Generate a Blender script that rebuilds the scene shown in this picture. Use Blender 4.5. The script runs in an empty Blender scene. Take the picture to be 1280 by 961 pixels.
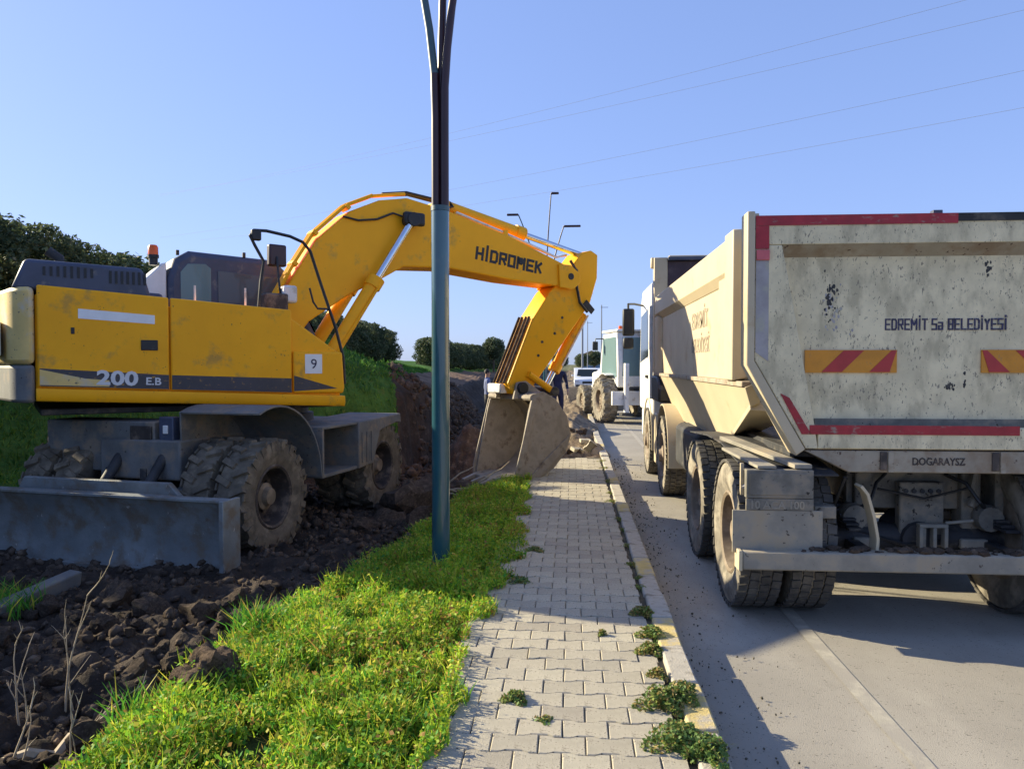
import bpy, bmesh, math, random
import numpy as np
from mathutils import Vector, Matrix
random.seed(7); rng = np.random.default_rng(11)
R = math.radians
scn = bpy.context.scene
col = scn.collection

# ------------------------------------------------------------------ camera, sky, sun, exposure
cam = bpy.data.cameras.new('camera'); cam_o = bpy.data.objects.new('camera', cam); col.objects.link(cam_o)
cam.sensor_fit = 'HORIZONTAL'; cam.sensor_width = 36.0; cam.lens = 36.0 * 960 / 1280
cam.clip_start = 0.05; cam.clip_end = 6000
cam_o.location = (0, 0, 1.72)
cam_o.rotation_euler = (R(90 - 1.5), 0, R(4.47))
scn.camera = cam_o
SUN_EL, SUN_AZ = 23.0, 19.0          # elevation; degrees ahead of due left
sdir = Vector((-math.cos(R(SUN_EL)) * math.cos(R(SUN_AZ)), math.cos(R(SUN_EL)) * math.sin(R(SUN_AZ)), math.sin(R(SUN_EL))))
w = bpy.data.worlds.new('World'); scn.world = w; w.use_nodes = True
nt = w.node_tree; bg = nt.nodes['Background']
sky = nt.nodes.new('ShaderNodeTexSky'); sky.sky_type = 'NISHITA'; sky.sun_disc = False
sky.sun_elevation = R(SUN_EL); sky.sun_rotation = math.atan2(sdir.x, sdir.y)
sky.air_density = 1.0; sky.dust_density = 0.6; sky.ozone_density = 2.5; sky.altitude = 0
gm = nt.nodes.new('ShaderNodeGamma'); gm.inputs[1].default_value = 0.45          # even, camera-like compression of the whole sky
tn = nt.nodes.new('ShaderNodeMix'); tn.data_type = 'RGBA'; tn.blend_type = 'MULTIPLY'; tn.inputs[0].default_value = 1; tn.inputs[7].default_value = (.82, 1.0, 1.58, 1)
nt.links.new(sky.outputs[0], gm.inputs[0]); nt.links.new(gm.outputs[0], tn.inputs[6])
nt.links.new(tn.outputs[2], bg.inputs[0]); bg.inputs[1].default_value = 0.15
sl = bpy.data.lights.new('sun', 'SUN'); so = bpy.data.objects.new('sun', sl); col.objects.link(so)
sl.energy = 5.0; sl.angle = R(0.5); sl.color = (1.0, 0.885, 0.62)
so.rotation_euler = sdir.to_track_quat('Z', 'Y').to_euler()
so.location = (-20, 10, 20)
vs = scn.view_settings; vs.view_transform = 'Standard'; vs.look = 'None'; vs.gamma = 1.0; vs.exposure = 1.1
try: vs.use_curve_mapping = False
except Exception: pass

# ------------------------------------------------------------------ helpers
def mat(name, c, rough=.6, metal=0., var=.15, vs=3., dirt=None, damt=.5, ds=4., dstretch=(1, 1, 1), speck=None, sps=40., spt=.68,
        spstretch=(1, 1, 1), bump=0., bs=40., trans=0., spec=.5, bdetail=6, coat=0.):
    m = bpy.data.materials.new(name); m.use_nodes = True
    n = m.node_tree.nodes; l = m.node_tree.links; b = n['Principled BSDF']
    b.inputs['Roughness'].default_value = rough; b.inputs['Metallic'].default_value = metal
    b.inputs['Specular IOR Level'].default_value = spec
    if coat: b.inputs['Coat Weight'].default_value = coat
    tc = n.new('ShaderNodeTexCoord')
    def noise(scale, st=(1, 1, 1), det=6, ro=.6):
        mp = n.new('ShaderNodeMapping'); mp.inputs['Scale'].default_value = st; l.new(tc.outputs['Object'], mp.inputs[0])
        t = n.new('ShaderNodeTexNoise'); t.inputs['Scale'].default_value = scale; t.inputs['Detail'].default_value = det
        t.inputs['Roughness'].default_value = ro; l.new(mp.outputs[0], t.inputs['Vector']); return t
    def mix(f, a, bcol):
        x = n.new('ShaderNodeMix'); x.data_type = 'RGBA'
        l.new(f, x.inputs[0])
        for s, v in ((6, a), (7, bcol)):
            if isinstance(v, tuple): x.inputs[s].default_value = (*v[:3], 1)
            else: l.new(v, x.inputs[s])
        return x.outputs[2]
    def ramp(f, p0, p1):
        r = n.new('ShaderNodeMapRange'); r.inputs[1].default_value = p0; r.inputs[2].default_value = p1
        r.interpolation_type = 'SMOOTHSTEP'; l.new(f, r.inputs[0]); return r.outputs[0]
    t = noise(vs)
    cur = mix(ramp(t.outputs[0], .3, .7), tuple(x * (1 - var) for x in c), tuple(min(1, x * (1 + var)) for x in c))
    if dirt:
        d = noise(ds, dstretch, 8, .65)
        cur = mix(ramp(d.outputs[0], .62 - .35 * damt, .75 - .2 * damt), cur, dirt)
    if speck:
        d = noise(sps, spstretch, 3, .6); d2 = noise(sps * .18, (1, 1, 1), 3, .6)
        mu = n.new('ShaderNodeMath'); mu.operation = 'MULTIPLY_ADD'; l.new(d2.outputs[0], mu.inputs[0]); mu.inputs[1].default_value = .35
        l.new(d.outputs[0], mu.inputs[2])
        cur = mix(ramp(mu.outputs[0], spt + .17, spt + .22), cur, speck)
    l.new(cur, b.inputs['Base Color'])
    if bump:
        t2 = noise(bs, (1, 1, 1), bdetail, .65)
        bp = n.new('ShaderNodeBump'); bp.inputs['Strength'].default_value = 1.0; bp.inputs['Distance'].default_value = bump
        l.new(t2.outputs[0], bp.inputs['Height']); l.new(bp.outputs[0], b.inputs['Normal'])
    if trans:
        tr = n.new('ShaderNodeBsdfTranslucent'); l.new(cur, tr.inputs[0])
        ms = n.new('ShaderNodeMixShader'); ms.inputs[0].default_value = trans
        l.new(b.outputs[0], ms.inputs[1]); l.new(tr.outputs[0], ms.inputs[2]); l.new(ms.outputs[0], n['Material Output'].inputs[0])
    return m

def glass(name, c=(.05, .08, .08), rough=.05, tr=.0):
    m = bpy.data.materials.new(name); m.use_nodes = True; b = m.node_tree.nodes['Principled BSDF']
    b.inputs['Base Color'].default_value = (*c, 1); b.inputs['Roughness'].default_value = rough
    b.inputs['Transmission Weight'].default_value = tr; b.inputs['IOR'].default_value = 1.3
    return m

class MB:
    def __init__(s): s.v = []; s.f = []
    def add(s, vs, fs):
        o = len(s.v); s.v += [tuple(p) for p in vs]; s.f += [tuple(i + o for i in f) for f in fs]; return s
    def box(s, c, d, rot=None, taper=None):
        x, y, z = (k / 2 for k in d)
        P = [Vector((a * x, b * y, e * z)) for e in (-1, 1) for b in (-1, 1) for a in (-1, 1)]
        if taper:
            for p in P[4:]: p.x *= taper[0]; p.y *= taper[1]
        if rot is not None: P = [rot @ p for p in P]
        return s.add([p + Vector(c) for p in P], [(0, 2, 3, 1), (4, 5, 7, 6), (0, 1, 5, 4), (2, 6, 7, 3), (0, 4, 6, 2), (1, 3, 7, 5)])
    def b2(s, x0, x1, y0, y1, z0, z1):
        return s.box(((x0 + x1) / 2, (y0 + y1) / 2, (z0 + z1) / 2), (abs(x1 - x0), abs(y1 - y0), abs(z1 - z0)))
    def prism(s, poly, a0, a1, axis='x'):
        # poly of (u,v); axis x: (u,v)=(y,z); y: (x,z); z: (x,y)
        def P(u, v, t): return {'x': (t, u, v), 'y': (u, t, v), 'z': (u, v, t)}[axis]
        n = len(poly)
        f = [tuple(range(n)), tuple(range(2 * n - 1, n - 1, -1))]
        f += [(i, i + n, (i + 1) % n + n, (i + 1) % n) for i in range(n)]
        return s.add([P(u, v, a0) for u, v in poly] + [P(u, v, a1) for u, v in poly], f)
    def loft(s, A, B):
        n = len(A)
        return s.add(list(A) + list(B), [tuple(range(n)), tuple(range(2 * n - 1, n - 1, -1))] + [(i, i + n, (i + 1) % n + n, (i + 1) % n) for i in range(n)])
    def shell(s, poly, a0, a1, th, axis='x'):
        # open bent plate along a polyline, thickness th
        n = len(poly); off = []
        for i in range(n):
            p = Vector(poly[max(i - 1, 0)]); q = Vector(poly[min(i + 1, n - 1)]); d = (q - p).normalized()
            off.append((poly[i][0] - d.y * th, poly[i][1] + d.x * th))
        return s.prism(list(poly) + off[::-1], a0, a1, axis) if n == 2 else s._strip(poly, off, a0, a1, axis)
    def _strip(s, p, q, a0, a1, axis):
        def P(u, v, t): return {'x': (t, u, v), 'y': (u, t, v), 'z': (u, v, t)}[axis]
        n = len(p); V = [P(*k, a0) for k in p] + [P(*k, a1) for k in p] + [P(*k, a0) for k in q] + [P(*k, a1) for k in q]
        F = []
        for i in range(n - 1):
            F += [(i, i + 1, n + i + 1, n + i), (2 * n + i, 3 * n + i, 3 * n + i + 1, 2 * n + i + 1),
                  (i, 2 * n + i, 2 * n + i + 1, i + 1), (n + i, n + i + 1, 3 * n + i + 1, 3 * n + i)]
        F += [(0, n, 3 * n, 2 * n), (n - 1, 3 * n - 1, 4 * n - 1, 2 * n - 1)]
        return s.add(V, F)
    def tube(s, pts, r, n=8, cap=True):
        pts = [Vector(p) for p in pts]; m = len(pts)
        rs = r if isinstance(r, (list, tuple)) else [r] * m
        V = []; up = None
        for i, p in enumerate(pts):
            d = (pts[min(i + 1, m - 1)] - pts[max(i - 1, 0)]).normalized()
            if up is None:
                up = d.orthogonal().normalized()
            up = (up - d * up.dot(d)).normalized(); sd = d.cross(up)
            V += [p + (up * math.cos(2 * math.pi * k / n) + sd * math.sin(2 * math.pi * k / n)) * rs[i] for k in range(n)]
        F = [(i * n + k, i * n + (k + 1) % n, (i + 1) * n + (k + 1) % n, (i + 1) * n + k) for i in range(m - 1) for k in range(n)]
        if cap: F += [tuple(range(n - 1, -1, -1)), tuple(range((m - 1) * n, m * n))]
        return s.add(V, F)
    def lathe(s, prof, c=(0, 0, 0), n=32, axis='x', cap=True):
        V = []
        for a, r in prof:
            for k in range(n):
                t = 2 * math.pi * k / n; p = (a, r * math.cos(t), r * math.sin(t))
                if axis == 'z': p = (r * math.cos(t), r * math.sin(t), a)
                if axis == 'y': p = (r * math.sin(t), a, r * math.cos(t))
                V.append((p[0] + c[0], p[1] + c[1], p[2] + c[2]))
        m = len(prof)
        F = [(i * n + k, (i + 1) * n + k, (i + 1) * n + (k + 1) % n, i * n + (k + 1) % n) for i in range(m - 1) for k in range(n)]
        if cap: F += [tuple(range(n)), tuple(range(m * n - 1, (m - 1) * n - 1, -1))]
        return s.add(V, F)
    def mesh(s, name, m, smooth=35):
        me = bpy.data.meshes.new(name); me.from_pydata(s.v, [], s.f)
        bm = bmesh.new(); bm.from_mesh(me); bmesh.ops.recalc_face_normals(bm, faces=bm.faces); bm.to_mesh(me); bm.free()
        me.materials.append(m)
        if smooth:
            me.polygons.foreach_set('use_smooth', [True] * len(me.polygons)); me.set_sharp_from_angle(angle=R(smooth))
        return me
    def build(s, name, m, parent=None, bevel=0., rz=0., loc=(0, 0, 0), smooth=35):
        return link(name, s.mesh(name, m, smooth), parent, bevel, rz, loc)

def link(name, me, parent=None, bevel=0., rz=0., loc=(0, 0, 0)):
    o = bpy.data.objects.new(name, me); col.objects.link(o)
    if parent: o.parent = parent
    o.location = loc; o.rotation_euler = (0, 0, rz)
    if bevel:
        b = o.modifiers.new('bevel', 'BEVEL'); b.width = bevel; b.segments = 2; b.limit_method = 'ANGLE'; b.angle_limit = R(40)
    return o
def tag(o, label=None, cat=None, group=None, kind=None):
    for k, v in (('label', label), ('category', cat), ('group', group), ('kind', kind)):
        if v: o[k] = v
    return o
def empty(name, loc, label, cat, group=None, rz=0.):
    o = bpy.data.objects.new(name, None); col.objects.link(o); o.location = loc; o.rotation_euler = (0, 0, rz)
    o.empty_display_size = .2
    return tag(o, label, cat, group)
def copy_tree(o, parent=None):
    c = o.copy(); col.objects.link(c); c.parent = parent
    for ch in list(o.children): copy_tree(ch, c)
    return c
def fast(name, V, F, mats, mi=None, smooth=False):
    # V (n,3) array, F (m,k) array with constant k
    me = bpy.data.meshes.new(name); V = np.asarray(V, np.float32); F = np.asarray(F, np.int32); m, k = F.shape
    me.vertices.add(len(V)); me.vertices.foreach_set('co', V.ravel())
    me.loops.add(m * k); me.loops.foreach_set('vertex_index', F.ravel())
    me.polygons.add(m); me.polygons.foreach_set('loop_start', np.arange(0, m * k, k, dtype=np.int32))
    try: me.polygons.foreach_set('loop_total', np.full(m, k, np.int32))
    except Exception: pass
    for x in (mats if isinstance(mats, (list, tuple)) else [mats]): me.materials.append(x)
    if mi is not None: me.polygons.foreach_set('material_index', np.asarray(mi, np.int32))
    if smooth: me.polygons.foreach_set('use_smooth', np.ones(m, bool))
    me.update(calc_edges=True); me.validate(); return me
def text(body, size, m, parent, loc, rot, name='lettering', ext=.002, off=.0, sx=1., align='LEFT', shear=0.):
    cu = bpy.data.curves.new('t', 'FONT'); cu.body = body; cu.size = size; cu.extrude = ext; cu.offset = off; cu.align_x = align; cu.shear = shear
    cu.resolution_u = 3
    t = bpy.data.objects.new('t', cu); col.objects.link(t); bpy.context.view_layer.update()
    me = bpy.data.meshes.new_from_object(t); bpy.data.objects.remove(t); bpy.data.curves.remove(cu)
    me.materials.clear(); me.materials.append(m)
    o = link(name, me, parent); o.location = loc; o.rotation_euler = rot; o.scale = (sx, 1, 1); return o
GLY = {  # block letters as strokes on a 4 x 6 grid
 'H': [(0,0,0,6),(4,0,4,6),(0,3,4,3)], 'I': [(.6,0,.6,6)], 'İ': [(.6,0,.6,6),(.6,7.5,.6,7.9)], 'D': [(0,0,0,6),(0,6,3,6),(3,6,4,5),(4,5,4,1),(4,1,3,0),(3,0,0,0)],
 'R': [(0,0,0,6),(0,6,4,6),(4,6,4,3),(4,3,0,3),(2,3,4,0)], 'O': [(0,0,4,0),(4,0,4,6),(4,6,0,6),(0,6,0,0)], 'M': [(0,0,0,6),(0,6,2.4,2.6),(2.4,2.6,4.8,6),(4.8,6,4.8,0)],
 'E': [(0,0,0,6),(0,0,4,0),(0,3,3.4,3),(0,6,4,6)], 'K': [(0,0,0,6),(0,2.6,4,6),(1.4,3.6,4,0)], 'T': [(2,0,2,6),(0,6,4,6)], 'B': [(0,0,0,6),(0,0,4,0),(4,0,4,6),(0,3,4,3),(0,6,4,6)],
 'L': [(0,0,0,6),(0,0,4,0)], 'Y': [(2,0,2,3),(2,3,0,6),(2,3,4,6)], 'S': [(0,0,4,0),(4,0,4,3),(4,3,0,3),(0,3,0,6),(0,6,4,6)], 'a': [(0,0,3.4,0),(3.4,0,3.4,4),(3.4,4,0,4),(0,2,3.4,2),(0,0,0,2)]}
def block_letters(body, x0, z0, width, hgt, stroke, to3, m, parent, rz=0., loc=(0, 0, 0), name='lettering'):
    # to3(u, v, depth) places a point of the flat letter plane in the parent's space
    adv = [7.2 if c == 'M' else 3.6 if c in 'Iİ' else 3 if c == ' ' else 6.3 for c in body]; k = width / (sum(adv) - 2.3); kz = hgt / 6; u = 0; n = 0
    for c, a in zip(body, adv):
        if c in GLY:
            b = MB()
            for (p0, q0, p1, q1) in GLY[c]:
                A = Vector((x0 + (u + p0) * k, z0 + q0 * kz)); B = Vector((x0 + (u + p1) * k, z0 + q1 * kz)); d = (B - A).normalized(); e = Vector((-d.y, d.x)) * stroke / 2
                x_ = .5 if (abs(d.x) < .01 or abs(d.y) < .01) else .15; A -= d * stroke * x_; B += d * stroke * x_; n += 1; dp = .0012 + .00006 * n
                b.loft([to3(*(A + e), 0), to3(*(B + e), 0), to3(*(B - e), 0), to3(*(A - e), 0)], [to3(*(A + e), dp), to3(*(B + e), dp), to3(*(B - e), dp), to3(*(A - e), dp)])
            o = b.build('letter', m, parent, 0, rz, loc, 0)
        u += a
def vnoise(x, y, s, seed=0):
    x = np.asarray(x, float) * s; y = np.asarray(y, float) * s
    xi = np.floor(x).astype(np.int64); yi = np.floor(y).astype(np.int64); fx = x - xi; fy = y - yi
    fx = fx * fx * (3 - 2 * fx); fy = fy * fy * (3 - 2 * fy)
    def h(a, b):
        n = (a * 374761393 + b * 668265263 + seed * 974711) & 0x7fffffff; n = ((n ^ (n >> 13)) * 1274126177) & 0x7fffffff
        return ((n ^ (n >> 16)) & 0xffff) / 65535.
    return (h(xi, yi) * (1 - fx) + h(xi + 1, yi) * fx) * (1 - fy) + (h(xi, yi + 1) * (1 - fx) + h(xi + 1, yi + 1) * fx) * fy
def fbm(x, y, s, o=4, seed=0):
    r = 0; a = .5
    for i in range(o): r = r + a * vnoise(x, y, s * 2 ** i, seed + i); a *= .5
    return r
def sm(a, b, x):
    t = np.clip((np.asarray(x, float) - a) / (b - a), 0, 1); return t * t * (3 - 2 * t)

# ------------------------------------------------------------------ materials
M = {}
M['soil'] = mat('soil', (.050, .038, .030), .95, var=.4, vs=2.2, dirt=(.105, .078, .056), damt=.25, ds=9, bump=.03, bs=26, spec=.15)
M['clod'] = mat('clod', (.085, .062, .046), .95, var=.35, vs=5, dirt=(.17, .125, .09), damt=.35, ds=9, bump=.02, bs=30, spec=.15)
M['bank'] = mat('bank_turf', (.06, .14, .03), .95, var=.35, vs=1.2, dirt=(.11, .17, .04), damt=.2, ds=6, bump=.06, bs=18, spec=.1)
M['turf'] = mat('turf_soil', (.06, .075, .02), .95, var=.4, vs=6, bump=.03, bs=40, spec=.1)
M['tan'] = mat('sunlit_tan_soil', (.24, .185, .125), .95, var=.35, vs=2.5, dirt=(.12, .09, .065), damt=.35, ds=4, bump=.03, bs=22, spec=.1)  # torn ground and heaps: soil colour lightened to show sunlight on it
M['litbrown'] = mat('sunlit_brown_soil', (.19, .125, .085), .95, var=.4, vs=1.5, dirt=(.10, .07, .05), damt=.35, ds=3, bump=.04, bs=14, spec=.1)  # bank-top band: warm sunlight put into the soil colour
M['bigclod'] = mat('crumbly_clod', (.155, .11, .078), .95, var=.4, vs=7, dirt=(.07, .05, .036), damt=.4, ds=9, bump=.03, bs=22, spec=.1)
M['far'] = mat('far_ground', (.16, .15, .08), .95, var=.3, vs=.02, dirt=(.09, .12, .05), damt=.5, ds=.03, spec=.1)
M['road'] = mat('asphalt', (.325, .295, .245), .9, var=.1, vs=.9, dirt=(.39, .355, .295), damt=.35, ds=1.3, dstretch=(1, .35, 1), speck=(.16, .145, .12), sps=70, spt=.63, bump=.004, bs=170, spec=.25)
M['line'] = mat('worn_line', (.44, .40, .315), .85, var=.12, vs=12, dirt=(.34, .308, .255), damt=.9, ds=7, bump=.003, bs=150)
M['sand'] = mat('joint_sand', (.10, .088, .06), .95, var=.4, vs=9, bump=.01, bs=60)
M['pav'] = [mat('paver_%d' % i, c, .9, var=.1, vs=9, dirt=(.23, .20, .155), damt=.22, ds=10, speck=(.16, .14, .11), sps=90, spt=.62, bump=.003, bs=140, spec=.2)
            for i, c in enumerate([(.43, .385, .295), (.39, .35, .27), (.46, .415, .315), (.36, .32, .25)])]
M['kerb'] = mat('kerb_concrete', (.43, .39, .32), .9, var=.14, vs=7, dirt=(.24, .21, .16), damt=.4, ds=8, bump=.005, bs=90)
M['kerby'] = mat('kerb_paint_yellow', (.56, .43, .16), .9, var=.15, vs=7, dirt=(.42, .37, .29), damt=.55, ds=10, bump=.005, bs=90)
M['yel'] = mat('yellow_paint', (.98, .43, .012), .45, spec=.2, var=.06, vs=2, dirt=(.55, .29, .05), damt=.22, ds=3.2, speck=(.16, .10, .05), sps=42, spt=.70, bump=.0008, bs=20)
M['yel2'] = mat('yellow_paint_boom', (.98, .44, .012), .45, spec=.2, var=.05, vs=2, dirt=(.6, .33, .05), damt=.15, ds=3, speck=(.2, .12, .05), sps=45, spt=.74)
M['pale'] = mat('lit_and_faded_yellow', (.70, .50, .17), .55, var=.12, vs=3, dirt=(.52, .46, .36), damt=.45, ds=4, speck=(.15, .12, .08), sps=30, spt=.66)  # pale tone paints in the counterweight's sunlit glare; also the worn stripe patch
M['hood'] = mat('hood_grey_blue', (.055, .065, .105), .5, var=.15, vs=4, dirt=(.16, .15, .15), damt=.15, ds=6)
M['blk'] = mat('black_plastic', (.012, .013, .016), .5, var=.2, vs=6, dirt=(.07, .06, .05), damt=.12, ds=7)
M['stripe'] = mat('dark_stripe', (.045, .043, .055), .5, var=.15, vs=5, dirt=(.5, .27, .04), damt=.12, ds=12, dstretch=(1, 1, 2))
M['gsteel'] = mat('chassis_grey', (.145, .145, .14), .75, var=.2, vs=4, dirt=(.24, .19, .14), damt=.45, ds=5, speck=(.06, .05, .045), sps=30, spt=.66, bump=.002, bs=50)
M['blade'] = mat('blade_steel', (.20, .215, .215), .6, .15, var=.2, vs=3, dirt=(.17, .135, .10), damt=.5, ds=4.5, speck=(.42, .40, .36), sps=24, spt=.70, spstretch=(1, 1, .6), bump=.003, bs=40)
M['bucket'] = mat('bucket_steel', (.34, .295, .235), .7, .05, spec=.3, var=.2, vs=5, dirt=(.18, .14, .105), damt=.3, ds=5, speck=(.33, .28, .22), sps=20, spt=.70, bump=.004, bs=30)
M['chrome'] = mat('chrome_rod', (.62, .66, .72), .18, 1.0, var=.05, vs=10)
M['tyre'] = mat('tyre_dusty', (.135, .112, .083), .9, var=.25, vs=8, dirt=(.24, .195, .14), damt=.4, ds=6, bump=.003, bs=60, spec=.2)
M['tyret'] = mat('truck_tyre', (.17, .15, .12), .9, var=.25, vs=8, dirt=(.34, .30, .235), damt=.55, ds=5, bump=.002, bs=60, spec=.2)
M['tread'] = mat('tread_rubber', (.085, .078, .068), .85, var=.3, vs=8, dirt=(.17, .15, .12), damt=.35, ds=9, bump=.002, bs=60, spec=.3)
M['rim'] = mat('rim_dark', (.05, .038, .032), .7, var=.3, vs=8, dirt=(.19, .14, .10), damt=.4, ds=7)
M['rimt'] = mat('rim_tan', (.18, .135, .09), .7, var=.2, vs=8, dirt=(.28, .22, .16), damt=.5, ds=7)
M['cream'] = mat('cream_paint', (.54, .45, .30), .5, var=.06, vs=2, dirt=(.46, .34, .19), damt=.2, ds=3, speck=(.22, .13, .07), sps=26, spt=.73, bump=.0006, bs=16)
M['tail'] = mat('tailgate_paint', (.76, .66, .43), .7, spec=.15, var=.12, vs=5, dirt=(.53, .46, .30), damt=.5, ds=7, dstretch=(1, 1, .45), speck=(.30, .26, .19), sps=60, spt=.625, spstretch=(1.5, 1, .6), bump=.004, bs=10)
M['tailb'] = mat('sill_dirty', (.36, .31, .23), .75, var=.12, vs=4, dirt=(.27, .20, .13), damt=.55, ds=5, speck=(.10, .06, .04), sps=25, spt=.65)
M['lav'] = mat('bare_primer', (.37, .345, .345), .65, var=.15, vs=8, dirt=(.42, .40, .32), damt=.4, ds=10)
M['red'] = mat('red_strip', (.36, .018, .028), .5, var=.18, vs=9, dirt=(.30, .24, .19), damt=.16, ds=12, dstretch=(1, 1, 2))
M['pink'] = mat('faded_reflector', (.62, .12, .13), .3, var=.1, vs=9)
M['orange'] = mat('plate_orange', (.62, .25, .012), .4, var=.1, vs=10, dirt=(.4, .2, .06), damt=.15, ds=20)
M['platered'] = mat('plate_red', (.42, .03, .03), .4, var=.1, vs=10)
M['ink'] = mat('dark_blue_ink', (.045, .04, .085), .7, var=.4, vs=40, dirt=(.3, .29, .25), damt=.22, ds=50)
M['inkblk'] = mat('black_decal', (.015, .012, .012), .5, var=.2, vs=20)
M['white'] = mat('white_paint', (.74, .73, .70), .45, var=.06, vs=5, dirt=(.5, .46, .4), damt=.25, ds=6)
M['sticker'] = mat('white_sticker', (.78, .78, .78), .4, var=.05, vs=8)
M['silver'] = mat('silver_decal', (.62, .62, .64), .35, var=.08, vs=8)
M['gch'] = mat('truck_chassis', (.20, .185, .155), .8, spec=.2, var=.3, vs=6, dirt=(.29, .24, .175), damt=.45, ds=6, speck=(.05, .045, .04), sps=26, spt=.64, bump=.004, bs=14)
M['flap'] = mat('mud_flap', (.30, .275, .225), .85, spec=.2, var=.2, vs=4, dirt=(.38, .31, .215), damt=.45, ds=4, speck=(.12, .10, .08), sps=26, spt=.68, bump=.004, bs=9)
M['dark'] = mat('dark_steel', (.03, .03, .032), .7, var=.3, vs=5, dirt=(.11, .095, .075), damt=.3, ds=6)
M['headb'] = mat('headboard_plum', (.055, .035, .045), .7, var=.2, vs=4, dirt=(.11, .09, .085), damt=.25, ds=4)
M['teal'] = mat('teal_paint', (.018, .085, .11), .28, coat=1., var=.1, vs=4, dirt=(.05, .10, .11), damt=.15, ds=5)
M['maroon'] = mat('maroon_paint', (.035, .012, .016), .38, var=.15, vs=5)
M['lampgrey'] = mat('lamp_arm_teal', (.05, .10, .12), .4, var=.1, vs=5)
M['glass'] = glass('cab_glass', (.16, .24, .25), .04)
M['glassm'] = glass('grey_glass', (.11, .125, .14), .05)
M['glassd'] = glass('dark_glass', (.02, .028, .032), .05)
M['amber'] = mat('beacon_orange', (.75, .12, .01), .25, var=.1, vs=9)
M['lampred'] = mat('lamp_red', (.30, .02, .02), .3, var=.1, vs=9)
M['hose'] = mat('hose_rubber', (.02, .02, .021), .5, var=.2, vs=9)
M['conc'] = mat('concrete', (.15, .15, .145), .9, var=.14, vs=5, dirt=(.2, .17, .13), damt=.35, ds=5, bump=.006, bs=60)
M['wire'] = mat('cable_grey', (.22, .24, .28), .6, var=.05)
M['leaf'] = [mat('hedge_leaf_%d' % i, c, .7, var=.25, vs=1.5, trans=.3, spec=.25) for i, c in enumerate([(.085, .12, .055), (.13, .16, .075), (.055, .08, .038), (.20, .20, .115)])]
M['gr'] = [mat('grass_%d' % i, c, .6, var=.25, vs=2.5, trans=.45, spec=.25) for i, c in enumerate([(.19, .39, .035), (.36, .50, .035), (.08, .27, .035), (.54, .50, .07), (.42, .23, .07)])]
M['weed'] = [mat('weed_%d' % i, c, .6, var=.25, vs=2.5, trans=.35, spec=.25) for i, c in enumerate([(.13, .22, .06), (.22, .27, .06), (.36, .26, .09)])]
M['bgr'] = [mat('bank_blade_%d' % i, c, .7, var=.25, vs=1.5, trans=.35, spec=.2) for i, c in enumerate([(.085, .21, .035), (.13, .26, .04), (.06, .16, .03)])]
M['straw'] = mat('dry_straw', (.40, .32, .22), .85, var=.25, vs=9)
M['bark'] = mat('bark', (.10, .075, .055), .9, var=.3, vs=7, bump=.01, bs=30)
M['skin'] = mat('skin', (.42, .24, .16), .6, var=.08, vs=6)
M['navy'] = mat('navy_cloth', (.018, .019, .055), .85, var=.25, vs=7, bump=.004, bs=30)
M['blue'] = mat('blue_cloth', (.13, .16, .30), .85, var=.2, vs=7, bump=.004, bs=30)
M['dk'] = mat('dark_cloth', (.025, .025, .03), .85, var=.25, vs=7)
M['hair'] = mat('dark_hair', (.012, .010, .009), .7, var=.2, vs=20)
M['carw'] = mat('car_white', (.78, .79, .80), .25, var=.03, vs=3, coat=.5)
M['bld'] = mat('far_wall', (.42, .40, .38), .9, var=.1, vs=.3)
M['bldb'] = mat('far_wall_blue', (.16, .26, .36), .9, var=.1, vs=.3)
M['roof'] = mat('far_roof', (.30, .15, .10), .9, var=.15, vs=.5)
#%%SETTING
# ------------------------------------------------------------------ setting: terrain
def grass_edge(y):          # left edge of the grass strip beside the path
    return np.interp(y, [1, 3, 4.2, 5.8, 7, 8, 9.3, 10.2, 10.9], [-2.25, -2.05, -1.98, -1.78, -1.62, -1.5, -1.38, -1.2, -.62])
def toe(y):
    return np.interp(y, [0, 9.6, 10.8, 12, 13.5, 18, 24, 40, 70, 200], [-6.4, -6.4, -5.9, -4.2, -2.75, -2.9, -3.4, -4.2, -5.2, -6])
def facew(y): return np.interp(y, [0, 11.5, 13.0, 14.3, 17, 24, 60], [1.3, 1.6, 1.2, .45, .5, 1.1, 2.0])
def faceh(y): return np.interp(y, [0, 9.8, 12.5, 16, 21, 40, 90], [.25, .3, 1.35, 1.35, .95, .95, .7])
def slope(y): return np.interp(y, [0, 12, 16, 24, 60], [.5, .52, .50, .24, .18])
def top(y): return np.interp(y, [0, 12, 25, 45, 70, 160, 300], [2.9, 2.9, 2.8, 2.3, 2.1, 1.9, .4])
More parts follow.
